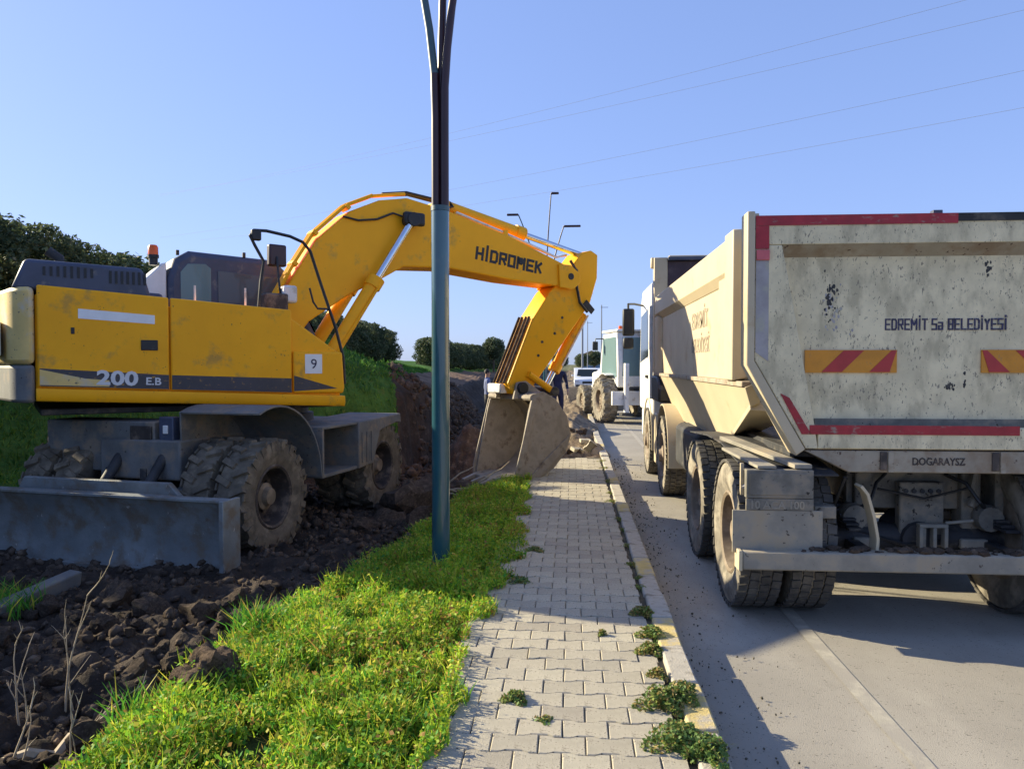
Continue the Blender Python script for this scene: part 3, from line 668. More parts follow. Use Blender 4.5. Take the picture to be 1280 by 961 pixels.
# ------------------------------------------------------------------ wheeled excavator
EX = empty('wheeled_excavator', (-3.75, 9.0, -.1), 'yellow wheeled excavator with its bucket lowered beside the path', 'excavator')
U = -R(52); L = -R(11)          # heading of the upper house and of the undercarriage
DZ = .1                         # empties sit on the dug ground
def eu(mb, name, m, bev=.012, parent=None, smooth=35):       # upper part (coordinates r, f, z in metres above road level)
    if parent is None: return mb.build(name, m, EX, bev, U, (0, 0, DZ), smooth)
    return mb.build(name, m, parent, bev, 0, (0, 0, 0), smooth)
def el(mb, name, m, bev=.01, parent=None, smooth=35):
    if parent is None: return mb.build(name, m, EX, bev, L, (0, 0, DZ), smooth)
    return mb.build(name, m, parent, bev, 0, (0, 0, 0), smooth)
def hz(f): return 2.44 + (f + 2.33) * (-.06)     # top line of the side panels
def bz(f): return 1.375 + (f + 2.33) * (-.045)   # bottom line
# house core
MBc = MB(); MBc.prism([(-2.34, 1.42), (-2.34, 2.36), (.0, 2.22), (.55, 1.84), (.55, 1.3)], -1.20, 1.20)
house = eu(MBc, 'house', M['yel'], .02)
# rear side door, front side panel, deck corner, skirt
def panel(f0, f1, name, m, z0=None, z1=None, x=1.25, th=.05, bev=.016):
    t0, t1 = (hz(f0), hz(f1)) if z1 is None else z1; b0, b1 = (bz(f0) + .14, bz(f1) + .14) if z0 is None else z0
    return eu(MB().prism([(f0, b0), (f1, b1), (f1, t1), (f0, t0)], x - th, x), name, m, bev)
door = panel(-2.325, -1.222, 'side_door', M['yel'])
fpan = panel(-1.208, -.008, 'side_panel', M['yel'])
corner = eu(MB().prism([(.008, 1.33 + .08), (.57, 1.40), (.585, 1.46), (.56, 1.855), (.008, 1.86)], .55, 1.245), 'deck_corner', M['yel'], .02)
sk = MB(); prof = [(1.20, 0), (1.25, .0), (1.255, .10), (1.20, .14)]
sk.loft([(x, -2.34, bz(-2.34) + z) for x, z in [(1.0, 0), (1.235, .01), (1.256, .05), (1.25, .128), (1.0, .128)]], [(x, .59, bz(.59) + z) for x, z in [(1.0, 0), (1.235, .01), (1.256, .05), (1.25, .128), (1.0, .128)]])
eu(sk, 'skirt_rail', M['yel'], .01)
eu(MB().b2(-1.2, 1.0, -2.3, .55, 1.24, 1.30), 'under_deck', M['dark'])
# left side panel
eu(MB().prism([(-2.325, 1.5), (.5, 1.40), (.5, 1.8), (-.9, 2.3), (-2.325, 2.4)], -1.25, -1.2), 'side_panel', M['yel'], .015)
# decals
eu(MB().prism([(-2.31, bz(-2.31) + .15), (-1.228, bz(-1.23) + .15), (-1.228, bz(-1.23) + .29), (-2.31, bz(-2.31) + .31)], 1.2505, 1.2525), 'stripe', M['stripe'], 0)
eu(MB().prism([(-1.2, bz(-1.2) + .15), (-.014, bz(0) + .15), (-.014, bz(0) + .30), (-1.2, bz(-1.2) + .29)], 1.2505, 1.2525), 'stripe', M['stripe'], 0)
eu(MB().prism([(.015, 1.432), (.50, 1.455), (.015, 1.60)], 1.2455, 1.2475), 'stripe', M['stripe'], 0)
eu(MB().prism([(-2.31, bz(-2.31) + .16), (-1.75, bz(-1.75) + .16), (-1.75, bz(-1.75) + .22), (-1.95, bz(-1.95) + .23), (-2.31, bz(-2.31) + .30)], 1.2527, 1.2545), 'worn_patch', M['pale'], 0)
eu(MB().prism([(-2.0, 2.145), (-1.35, 2.11), (-1.35, 2.195), (-2.0, 2.235)], 1.2505, 1.253), 'white_sticker', M['sticker'], 0)
lt = eu(MB().b2(1.2505, 1.262, -1.475, -1.325, 1.855, 1.955), 'door_latch', M['blk'], .008)
eu(MB().b2(1.2505, 1.257, -2.06, -2.03, 2.0, 2.06), 'keyhole', M['blk'], .003)
eu(MB().b2(1.2455, 1.249, .135, .325, 1.62, 1.83), 'number_plate', M['sticker'], .002)
TX = (R(90), 0, R(90))
def etext(body, size, m, f, z, x, name='lettering', parent=EX, tilt=0., **k):
    o = text(body, size, m, parent, (0, 0, 0), (0, 0, 0), name, **k)
    mtx = Matrix.Rotation(U, 4, 'Z') @ Matrix.Translation((x, f, z)) @ Matrix.Rotation(R(90), 4, 'Z') @ Matrix.Rotation(R(90), 4, 'X') @ Matrix.Rotation(tilt, 4, 'Z') @ Matrix.Diagonal((k.get('sx', 1), 1, 1, 1))
    o.matrix_local = Matrix.Translation((0, 0, DZ)) @ mtx; return o
etext('200', .185, M['silver'], -1.86, 1.535, 1.256, sx=1.28, off=.006, tilt=-.045)
etext('E.B', .10, M['silver'], -1.44, 1.525, 1.256, sx=1.1, off=.002, tilt=-.045)
etext('9', .15, M['ink'], .195, 1.675, 1.2505, sx=1.0)
# counterweight with rounded tail
cw = []
for a in np.linspace(0, 1, 9):
    t = a * math.pi / 2
    cw.append((1.25 - .30 * (1 - math.cos(t)) , -2.36 - .20 * math.sin(t)))
cwp = [(1.25, -2.345)] + cw[1:] + [(-p[0], p[1]) for p in cw[::-1][:-1]] + [(-1.25, -2.345)]
cwp = cwp[:len(cwp) // 2] + [(.4, -2.66), (-.4, -2.66)] + cwp[len(cwp) // 2:]
eu(MB().prism(cwp, 1.72, 2.42, 'z'), 'counterweight', M['pale'], .06)
cwl = [(x * .985, -2.345 + (y + 2.345) * .93) for x, y in cwp]
eu(MB().prism(cwl, 1.37, 1.715, 'z'), 'counterweight_base', M['gsteel'], .03)
eu(MB().b2(.45, 1.0, -2.66, -2.60, 1.80, 2.12), 'rear_patch', M['sticker'], .01)  # white rectangle on the rear of the counterweight
# engine hood with louvre slots
hd = MB(); hd.prism([(-2.52, 2.40), (-2.41, 2.68), (-1.44, 2.655), (-1.36, 2.36)], .2, 1.16)
hood = eu(hd, 'engine_hood', M['hood'], .035)
for i in range(8): eu(MB().box((1.161, -2.26 + i * .055, 2.575), (.012, .022, .11 - .008 * abs(i - 4))), 'louvre_slot', M['blk'], 0, hood)
for i in range(7): eu(MB().box((1.161, -1.72 + i * .05, 2.55), (.012, .022, .12)), 'louvre_slot', M['blk'], 0, hood)
eu(MB().prism([(-2.5, 2.38), (-2.4, 2.56), (-1.1, 2.5), (-1.1, 2.3)], -1.15, .18), 'engine_hood', M['hood'], .035)
eu(MB().tube([(.45, -2.1, 2.66), (.45, -2.1, 2.78), (.45, -2.2, 2.85)], .05, 12), 'exhaust_pipe', M['dark'], 0)
# walkway railings on deck
eu(MB().tube([(1.1, -.95, 2.36), (1.1, -.95, 2.52)], .012, 6), 'deck_post', M['white'], 0)
eu(MB().tube([(1.1, -.45, 2.33), (1.1, -.45, 2.52)], .012, 6), 'deck_post', M['white'], 0)
# cab on the left front
CX0, CX1 = -1.22, -.26
cabp = [(-.98, 1.45), (-.98, 2.72), (-.90, 2.96), (-.74, 3.06), (.30, 3.02), (.42, 2.86), (.80, 2.1), (.80, 1.45)]
cab = eu(MB().prism([(f, z) for f, z in cabp], CX0, CX1), 'cab', M['hood'], .07)
wr = MB().prism([(-.84, 2.2), (-.84, 2.80), (-.76, 2.90), (-.56, 2.91), (-.50, 2.86), (-.50, 2.2)], CX1 - .004, CX1 + .012)
eu(wr, 'cab_window', M['glass'], .003, cab)
eu(MB().prism([(-.42, 2.2), (-.42, 2.84), (.27, 2.80), (.58, 2.15)], CX1 - .004, CX1 + .012), 'cab_window', M['glassm'], .003, cab)
eu(MB().prism([(-.40, 1.7), (-.40, 2.84), (.27, 2.82), (.62, 2.1), (.62, 1.7)], CX0 - .012, CX0 + .004), 'cab_window', M['glass'], .003, cab)
eu(MB().loft([(CX0 + .06, .325, 2.97), (CX1 - .06, .325, 2.97), (CX1 - .06, .46, 2.84), (CX0 + .06, .46, 2.84)], [(CX0 + .06, .80, 2.14), (CX1 - .06, .80, 2.14), (CX1 - .06, .76, 2.12), (CX0 + .06, .76, 2.12)]), 'windscreen', M['glass'], 0, cab)
eu(MB().b2(CX0 + .1, CX1 - .1, -1.0, -.976, 2.35, 2.85), 'rear_window', M['glass'], .004, cab)
for f in (-.86, -.1): eu(MB().box((CX1 - .05, f, 3.06 if f > -.5 else 3.03), (.035, .035, .06)), 'cab_bracket', M['dark'], .004, cab)
eu(MB().prism([(-1.28, 2.40), (-1.26, 2.66), (-1.02, 2.90), (-.985, 2.90), (-.985, 2.4)], CX0 + .05, CX1 - .03), 'rear_cowl', M['white'], .02)
bc = eu(MB().lathe([(2.88, .05), (2.96, .05), (2.965, .062), (3.0, .062)], (-.45, -1.1, 0), 14, 'z'), 'beacon_base', M['blk'], 0)
eu(MB().lathe([(3.001, .058), (3.09, .056), (3.115, .04), (3.12, .001)], (-.45, -1.1, 0), 16, 'z'), 'beacon_lens', M['amber'], 0, bc)
# mirror hoop and grab rail
hoop = eu(MB().tube([(1.16, -.33, 2.32), (1.18, -.31, 2.60), (1.19, -.28, 2.80), (1.19, -.37, 2.96), (1.19, -.42, 3.06), (1.19, -.38, 3.12), (1.19, -.25, 3.125), (1.19, .0, 3.09), (1.19, .14, 3.04), (1.19, .22, 2.95), (1.19, .33, 2.62), (1.2, .5, 2.12), (1.2, .585, 1.80), (1.2, .60, 1.50)], .017, 8), 'mirror_hoop', M['blk'], 0)
eu(MB().box((1.19, -.36, 3.07), (.07, .10, .11)), 'work_lamp', M['blk'], .012, hoop)
eu(MB().tube([(1.19, .21, 2.55), (1.19, .25, 2.40), (1.19, .30, 2.33), (1.19, .44, 2.33)], .012, 6), 'step_bracket', M['blk'], 0, hoop)
eu(MB().tube([(.6, .1, 2.28), (.6, .05, 2.7), (.55, .05, 2.95)], .014, 6), 'mirror_arm', M['blk'], 0)
eu(MB().box((.5, .06, 2.97), (.09, .21, .25), Matrix.Rotation(R(8), 3, 'Z')), 'side_mirror', M['maroon'], .02)
# valve block clutter on the deck beside boom foot
eu(MB().box((.55, .0, 2.42), (.35, .25, .2)), 'valve_block', M['rim'], .02)
eu(MB().box((.62, .16, 2.52), (.16, .16, .2)), 'filler_tank', M['white'], .03)
eu(MB().b2(.56, .9, .02, .12, 1.86, 2.22), 'bulkhead', M['blk'], .01)
# boom
bo = [(.02, 1.75), (-.02, 2.05), (.12, 2.40), (.37, 2.84), (.62, 3.24), (1.05, 3.63), (1.44, 3.81), (1.84, 3.885), (2.43, 3.79), (3.46, 3.53), (4.38, 3.22), (4.62, 3.12), (4.66, 2.98), (4.52, 2.89), (4.25, 2.885), (3.46, 2.92), (2.42, 3.02), (1.78, 2.99), (1.38, 2.76), (1.02, 2.58), (.52, 2.24), (.34, 2.0), (.28, 1.72)]
boom = eu(MB().prism(bo, -.26, .26), 'boom', M['yel2'], .018)
def plate_inset(poly, x): return poly
for s in (-1, 1):
    eu(MB().prism([(4.30, 2.86), (4.28, 3.20), (4.50, 3.20), (4.68, 3.08), (4.68, 2.94), (4.55, 2.84)], s * .262, s * .30), 'boom_fork', M['yel2'], .01, boom)
eu(MB().lathe([(-.315, .05), (.315, .05)], (0, 4.5, 3.03), 18), 'boom_pin', M['dark'], .006, boom)
eu(MB().lathe([(-.44, .085), (.44, .085)], (0, 1.84, 3.58), 18), 'cylinder_pin', M['blk'], .01, boom)
eu(MB().box((.40, 1.86, 3.59), (.09, .30, .17)), 'cylinder_cap', M['blk'], .03, boom)
_ta, _c0 = -.125, Vector((2.88, 3.185))
def boom_pt(u, v, dp): return (.2615 + dp, _c0.x + u * math.cos(_ta) - v * math.sin(_ta), _c0.y + u * math.sin(_ta) + v * math.cos(_ta))
block_letters('HİDROMEK', 0, 0, 1.10, .145, .038, boom_pt, M['inkblk'], EX, U, (0, 0, DZ))
# pipes on the back of the boom
for k, xx in enumerate((.10, .17, .235)):
    pts = [(xx, .10, 2.50), (xx, .34, 2.93), (xx, .57, 3.30), (xx, 1.0, 3.70), (xx, 1.36, 3.865)]
    if k == 1: pts += [(xx, 1.84, 3.95)]
    eu(MB().tube(pts, .024, 8), 'boom_pipe', M['yel2'], 0, boom)
for (f, z) in ((.35, 2.93), (.60, 3.32), (1.02, 3.68)): eu(MB().box((.17, f, z), (.22, .05, .07), Matrix.Rotation(R(52), 3, 'X')), 'pipe_clamp', M['yel2'], .005, boom)
eu(MB().tube([(.28, .95, 3.55), (.285, 1.15, 3.52), (.285, 1.40, 3.56), (.29, 1.62, 3.66), (.29, 1.76, 3.63)], .014, 6), 'boom_hose', M['hose'], 0, boom)
eu(MB().tube([(.1, 1.55, 3.93), (.1, 1.9, 3.99), (.1, 2.4, 3.94), (.1, 2.56, 3.93), (.1, 2.60, 3.89), (.1, 2.52, 3.86)], .022, 8), 'boom_hose', M['hose'], 0, boom)
eu(MB().tube([(.02, 1.6, 3.93), (.02, 1.95, 3.985), (.02, 2.5, 3.92), (.02, 2.62, 3.87)], .022, 8), 'boom_hose', M['hose'], 0, boom)
eu(MB().tube([(.20, 2.6, 3.79), (.20, 3.3, 3.61), (.20, 4.0, 3.41), (.20, 4.3, 3.31), (.2, 4.45, 3.36)], .018, 6), 'boom_pipe', M['white'], 0, boom)
eu(MB().tube([(.12, 2.6, 3.80), (.12, 3.3, 3.62), (.12, 4.0, 3.42), (.12, 4.35, 3.33), (.12, 4.55, 3.37)], .018, 6), 'boom_pipe', M['yel2'], 0, boom)
for (f, z) in ((2.22, 3.30), (3.62, 3.20)): eu(MB().box((.265, f, z), (.02, .07, .09)), 'boom_boss', M['blk'], .006, boom)
# boom lift cylinders
for s in (-1, 1):
    a = Vector((s * .40, .66, 1.72)); b_ = Vector((s * .40, 1.84, 3.58)); d = (b_ - a).normalized()
    c = eu(MB().tube([a, a + d * 1.25], .088, 16).tube([a + d * 1.14, a + d * 1.28], .108, 16), 'lift_cylinder', M['yel2'], .006)
    eu(MB().tube([a + d * 1.2, b_ - d * .08], .047, 14), 'piston_rod', M['chrome'], 0, c)
    eu(MB().lathe([(-.06, .09), (.06, .09)], (b_.x, b_.y, b_.z), 16), 'rod_eye', M['blk'], .006, c)
    eu(MB().tube([a + Vector((s * .09, .06, .05)), a + d * 1.15 + Vector((s * .09, .06, 0))], .016, 6), 'cylinder_pipe', M['yel2'], 0, c)
# stick cylinder on top of the boom
a = Vector((0, 2.42, 3.92)); b_ = Vector((0, 5.0, 3.40)); d = (b_ - a).normalized()
c = eu(MB().tube([a, a + d * 1.42], .085, 16).tube([a + d * 1.30, a + d * 1.46], .104, 16), 'stick_cylinder', M['yel2'], .006)
eu(MB().tube([a + d * 1.4, b_], .045, 14), 'piston_rod', M['chrome'], 0, c)
eu(MB().lathe([(-.12, .07), (.12, .07)], tuple(b_), 16), 'rod_eye', M['dark'], .006, c)
eu(MB().b2(-.2, .2, 2.36, 2.5, 3.76, 3.94), 'cylinder_bracket', M['yel2'], .01, c)
eu(MB().b2(.1, .24, 3.35, 3.42, 3.5, 3.62), 'cylinder_stay', M['yel2'], .006, c)
# stick
st = [(4.62, 3.22), (4.80, 3.42), (4.98, 3.47), (5.11, 3.41), (5.10, 3.05), (4.96, 2.66), (4.80, 2.46), (3.86, 1.36), (3.70, 1.27), (3.52, 1.30), (3.46, 1.44), (3.90, 2.40), (4.20, 2.80), (4.42, 3.0)]
stick = eu(MB().prism(st, -.19, .19), 'stick', M['yel2'], .016)
eu(MB().tube([(.22, 4.55, 3.28), (.235, 4.66, 3.12), (.235, 4.66, 2.90), (.235, 4.72, 2.66), (.22, 4.88, 2.52)], .022, 8), 'stick_hose', M['hose'], 0, stick)
eu(MB().box((.215, 4.64, 3.06), (.06, .08, .2)), 'hose_block', M['blk'], .01, stick)
eu(MB().box((.195, 4.93, 2.60), (.02, .22, .10), Matrix.Rotation(R(-42), 3, 'X')), 'stick_guard', M['dark'], .006, stick)
for k, xx in enumerate((-.13, -.05, .05, .13)):
    eu(MB().tube([(xx, 3.86, 2.42), (xx, 3.62, 1.90), (xx, 3.41, 1.45)], .02, 6), 'stick_pipe', M['clod'], 0, stick)
for (f, z) in ((4.42, 2.42), (4.28, 2.18), (4.05, 2.05), (3.98, 1.85)): eu(MB().lathe([(.188, .022), (.196, .022)], (0, f, z), 10), 'bolt', M['rim'], 0, stick)
# bucket cylinder behind the stick
a = Vector((0, 4.96, 2.50)); b_ = Vector((0, 4.22, 1.32)); d = (b_ - a).normalized()
c = eu(MB().tube([a, a + d * 1.02], .075, 16).tube([a + d * .92, a + d * 1.05], .092, 16), 'bucket_cylinder', M['yel2'], .006)
eu(MB().tube([a + d, b_], .042, 12), 'piston_rod', M['chrome'], 0, c)
eu(MB().tube([a + Vector((.08, .05, -.02)), a + d * .95 + Vector((.08, .05, 0))], .014, 6), 'cylinder_pipe', M['white'], 0, c)
# linkage
for s in (-1, 1):
    eu(MB().tube([(s * .23, 4.22, 1.32), (s * .23, 3.78, 1.58)], .05, 10), 'rocker_link', M['yel2'], .0)
    eu(MB().tube([(s * .15, 4.24, 1.32), (s * .15, 4.02, 1.16)], .055, 10), 'bucket_link', M['dark'], .0)
eu(MB().lathe([(-.30, .07), (.30, .07)], (0, 4.22, 1.32), 16), 'link_pin', M['dark'], .01)
eu(MB().lathe([(-.32, .085), (.32, .085)], (0, 3.64, 1.38), 16), 'stick_pin', M['blk'], .01)
eu(MB().b2(-.3, .05, 3.40, 3.55, 1.30, 1.44), 'guard_block', M['white'], .02)
# bucket: curved back shell, side plates, lip, teeth, ears
BW = .56
back = [(3.62, 1.26), (3.80, 1.30), (4.00, 1.20), (4.20, .96), (4.27, .70), (4.18, .46), (3.98, .26), (3.70, .12), (3.36, .07)]
bk = eu(MB().shell(back, -BW, BW, .035), 'bucket', M['bucket'], .004)
side = back + [(3.36, .16), (3.46, .62), (3.56, 1.06)]
for s in (-1, 1):
    eu(MB().prism([(f, z) for f, z in side], s * (BW - .03), s * (BW + .002)), 'side_plate', M['bucket'], .004, bk)
    eu(MB().prism([(3.32, .06), (3.32, .22), (3.44, .64), (3.60, 1.24), (3.70, 1.24), (3.54, .62), (3.44, .08)], s * (BW + .003), s * (BW + .025)), 'side_cutter', M['bucket'], .004, bk)
    eu(MB().prism([(4.22, .52), (4.27, .70), (3.80, .34), (3.55, .12), (3.74, .12)], s * (BW + .003), s * (BW + .022)), 'wear_plate', M['bucket'], .004, bk)
    eu(MB().prism([(3.50, 1.22), (3.56, 1.46), (3.72, 1.48), (4.08, 1.26), (4.12, 1.05), (3.85, 1.25)], s * .215, s * .26), 'ear', M['bucket'], .008, bk)
eu(MB().prism([(3.30, .045), (3.30, .075), (3.56, .135), (3.58, .085)], -BW - .01, BW + .01), 'lip', M['bucket'], .004, bk)
eu(MB().tube([(-BW, 3.62, 1.245), (BW, 3.62, 1.245)], .045, 10), 'torque_tube', M['bucket'], 0, bk)
for i in range(5):
    x = -BW + .05 + i * (2 * BW - .1) / 4
    eu(MB().loft([(x - .05, 3.42, .03), (x + .05, 3.42, .03), (x + .05, 3.42, .12), (x - .05, 3.42, .12)], [(x - .03, 3.10, -.005), (x + .03, 3.10, -.005), (x + .03, 3.10, .02), (x - .03, 3.10, .02)]), 'tooth', M['bucket'], .006, bk)
# undercarriage
ch = MB(); ch.prism([(-2.0, .62), (-2.0, 1.0), (1.2, 1.02), (1.2, .60), (.3, .52), (-1.2, .52)], -.46, .46)
chs = el(ch, 'chassis', M['gsteel'], .02)
el(MB().lathe([(1.0, .62), (1.14, .62), (1.15, .56), (1.26, .56)], (0, 0, 0), 40, 'z'), 'slew_ring', M['dark'], 0)
for f in (-1.64, .78):
    el(MB().tube([(-.6, f, .45), (.6, f, .45)], .12, 12).box((0, f, .45), (.34, .34, .34)), 'axle', M['dark'], .02)
TY = tyre_mesh(.555, .30, 'lug', M['tyre'], .30); RMh = rim_mesh(.305, .30, M['rim'], .62, 1); HB = hub_mesh(.13, -.06, .09, M['rimt'])
for f in (-1.64, .78):
    for s in (-1, 1):
        for q, xx in enumerate((1.11, .735)):
            o = link('wheel', RMh, EX); o.location = Matrix.Rotation(L, 3, 'Z') @ Vector((s * xx, f, .45)) + Vector((0, 0, DZ)); o.rotation_euler = (R(17 * q + 40 * f), 0, L if s > 0 else L + math.pi)
            t = link('tyre', TY, o)
            if q == 0: link('hub', HB, o)
# near mudguard arch
def arch(cf, cz, r, a0, a1, x0, x1, name, n=14):
    p = [(cf + r * math.cos(R(a)), cz + r * math.sin(R(a))) for a in np.linspace(a0, a1, n)]
    return el(MB().shell(p, x0, x1, .02), name, M['gsteel'], .004)
arch(-1.66, .50, .83, 2, 112, .45, 1.30, 'mudguard')
el(MB().prism([(-1.66 + .83 * math.cos(R(a)), .50 + .83 * math.sin(R(a))) for a in np.linspace(2, 112, 14)] + [(-1.95, .8), (-1.1, .7)], .43, .448), 'guard_plate', M['gsteel'], .004)
# step box and far mudguard box
stp = MB(); stp.b2(.5, 1.27, -.78, .02, 1.02, 1.05); stp.b2(.5, 1.27, -.78, -.74, .52, 1.02); stp.b2(.5, 1.27, -.78, .02, .50, .54); stp.b2(.5, .55, -.74, .02, .54, 1.02)
el(stp, 'step_frame', M['gsteel'], .006)
el(MB().prism([(.03, .50), (.03, 1.05), (1.22, 1.08), (1.25, .95), (1.10, .97), (.60, .90), (.42, .52)], .55, 1.29), 'mudguard_box', M['gsteel'], .015)
for k in range(3): el(MB().b2(1.291, 1.30, .10 + k * .12, .13 + k * .12, .56, .92), 'guard_rib', M['gsteel'], .003)
el(MB().prism([(.03, .50), (.03, 1.05), (1.22, 1.08), (1.25, .95), (.60, .90), (.42, .52)], -1.29, -.55), 'mudguard_box', M['gsteel'], .015)
# gear box between wheels and blade
el(MB().b2(-1.14, .14, -1.96, -1.55, .68, 1.17), 'tool_box', M['gsteel'], .015)
el(MB().b2(-.12, .12, -1.985, -1.962, .70, 1.13), 'rusty_plate', M['rim'], .006)
el(MB().box((.28, -1.92, .92), (.16, .10, .60)), 'lamp_post_plate', M['hood'], .01)
el(MB().box((.28, -1.975, 1.10), (.05, .02, .08)), 'marker_lamp', M['white'], .005)
for xx in (-.95, -.35, .05): el(MB().box((xx, -1.99, .66), (.07, .05, .13)), 'bracket', M['dark'], .006)
# dozer blade
bp = [(-2.52, -.12), (-2.47, .02), (-2.455, .22), (-2.49, .42), (-2.56, .55)]
bl = el(MB().shell(bp, -1.30, 1.33, -.045), 'dozer_blade', M['blade'], .004)
el(MB().b2(-1.33, 1.36, -2.58, -2.46, .548, .575), 'blade_top_rail', M['blade'], .005, bl)
el(MB().b2(1.331, 1.375, -2.62, -2.38, -.12, .576), 'blade_end_plate', M['blade'], .006, bl)
el(MB().b2(-1.345, -1.301, -2.62, -2.38, -.12, .576), 'blade_end_plate', M['blade'], .006, bl)
el(MB().prism([(-1.1, .5), (-1.0, .66), (.62, .66), (.78, .5)], -2.36, -2.30, 'y'), 'blade_back_rail', M['blade'], .008, bl)
el(MB().b2(-1.30, 1.33, -2.545, -2.50, -.16, -.06), 'cutting_edge', M['blade'], .006, bl)
for s in (-1, 1):
    el(MB().prism([(-2.40, .05), (-2.40, .35), (-1.5, .72), (-1.5, .55)], s * .42 - .05, s * .42 + .05), 'blade_arm', M['gsteel'], .01, bl)
    el(MB().tube([(s * .25, -2.35, .40), (s * .25, -1.95, .85)], .05, 12), 'blade_cylinder', M['dark'], 0, bl)
# ------------------------------------------------------------------ tipper truck
TR = empty('tipper_truck', (2.41, 5.2, 0), 'cream tipper truck with dusty scratched tailgate parked at the kerb', 'truck')
def tp(mb, name, m, bev=.008, parent=None, smooth=35): return mb.build(name, m, parent or TR, bev, 0, (0, 0, 0), smooth)
W = 1.215
# tailgate
tg = tp(MB().prism([(-1.205, 2.68), (1.205, 2.68), (1.205, 1.755), (.875, 1.165), (-.875, 1.165), (-1.205, 1.755)], .06, .09, 'y'), 'tailgate', M['tail'], .004)
for s in (-1, 1):
    tp(MB().prism([(s * x, z) for x, z in [(1.213, 2.50), (1.04, 2.50), (.82, 1.31), (.80, 1.167), (.878, 1.167), (1.213, 1.75)]], -.03, .0595, 'y'), 'tailgate_flange', M['tail'], .006, tg)
    tp(MB().prism([(s * x, z) for x, z in [(1.208, 2.40), (1.125, 2.40), (1.125, 1.74), (1.208, 1.80)]], -.0345, -.0305, 'y'), 'bare_strip', M['lav'], 0, tg)
    tp(MB().prism([(s * x, z) for x, z in [(1.211, 2.625), (1.125, 2.625), (1.125, 2.475), (1.211, 2.475)]], -.036, -.0305, 'y'), 'red_strip', M['red'], 0, tg)
    tp(MB().box((s * 1.165, -.038, 2.435), (.085, .015, .068)), 'reflector', M['pink'], .004, tg)
    tp(MB().prism([(s * x, z) for x, z in [(1.045, 1.53), (.985, 1.50), (.845, 1.262), (.905, 1.262)]], -.036, -.0305, 'y'), 'red_strip', M['red'], 0, tg)
tp(MB().b2(-1.213, 1.213, -.03, .0595, 2.502, 2.69), 'tailgate_beam', M['tail'], .006, tg)
tp(MB().b2(-.80, .80, -.03, .0595, 1.167, 1.308), 'tailgate_beam', M['tail'], .006, tg)
tp(MB().prism([(-.028, 2.501), (.0592, 2.501), (.0592, 2.43)], -1.035, 1.035), 'tailgate_ledge', M['tailb'], 0, tg)
tp(MB().b2(-1.211, .06, -.036, -.0305, 2.627, 2.692), 'red_strip', M['red'], 0, tg)
tp(MB().b2(.06, 1.211, -.036, -.0305, 2.64, 2.692), 'worn_dark_strip', M['dark'], 0, tg)
tp(MB().b2(-.855, .46, -.036, -.0305, 1.262, 1.322), 'red_strip', M['red'], 0, tg)
tp(MB().b2(-.80, .80, .046, .0594, 1.312, 1.36), 'grey_ledge', M['gch'], 0, tg)
tp(MB().box((-.06, .0, 2.70), (.06, .05, .03)), 'latch_lug', M['hood'], .004, tg)
# warning plates with diagonal stripes
def warn(x0, x1, z0, z1, d):
    pl_ = tp(MB().b2(x0, x1, .048, .0595, z0, z1), 'warning_plate', M['orange'], 0, tg)
    h = z1 - z0; wv = x1 - x0; k = h * .95
    for c in (.18, .70):
        a = x0 + wv * c; P = [(a, z0 + .004), (a + .13, z0 + .004), (a + .13 + k, z1 - .004), (a + k, z1 - .004)]
        if d < 0: P = [(x0 + x1 - x, z) for x, z in P]
        P = [(min(max(x, x0 + .003), x1 - .003), z) for x, z in P]
        tp(MB().prism(P, .045, .0475, 'y'), 'warning_stripe', M['platered'], 0, pl_)
warn(-.865, -.275, 1.665, 1.815, 1); warn(.26, .85, 1.665, 1.815, -1)
def ttext(body, size, m, x, y, z, parent, **k): return text(body, size, m, parent, (x, y, z), (R(90), 0, 0), **k)
block_letters('EDREMİT Sa BELEDİYESİ', -.345, 1.95, .76, .066, .0105, lambda u, v, dp: (u, .0595 - dp, v), M['ink'], tg)
# paint knocks: bare dark patches worn into the tailgate skin
def scuff(x, z, sx_, sz_, n, m='dark'):
    b = MB()
    for i in range(n):
        cx_, cz_ = x + random.gauss(0, sx_), z + random.gauss(0, sz_); r_ = random.uniform(.004, .013)
        k = 6; P = [(cx_ + r_ * random.uniform(.5, 1.1) * math.cos(2 * math.pi * j / k), cz_ + 1.5 * r_ * random.uniform(.5, 1.1) * math.sin(2 * math.pi * j / k)) for j in range(k)]
        b.add([(u, .0592 - .0004 * i / n, v) for u, v in P], [tuple(range(k))])
    tag(tp(b, 'paint_scuff', M[m], 0, tg, 0), kind='stuff')
scuff(-.70, 2.16, .022, .065, 40); scuff(-.69, 2.06, .04, .09, 30, 'lav'); scuff(.30, 2.35, .012, .03, 14); scuff(.06, 1.57, .03, .012, 12); scuff(.16, 1.60, .006, .03, 8); 
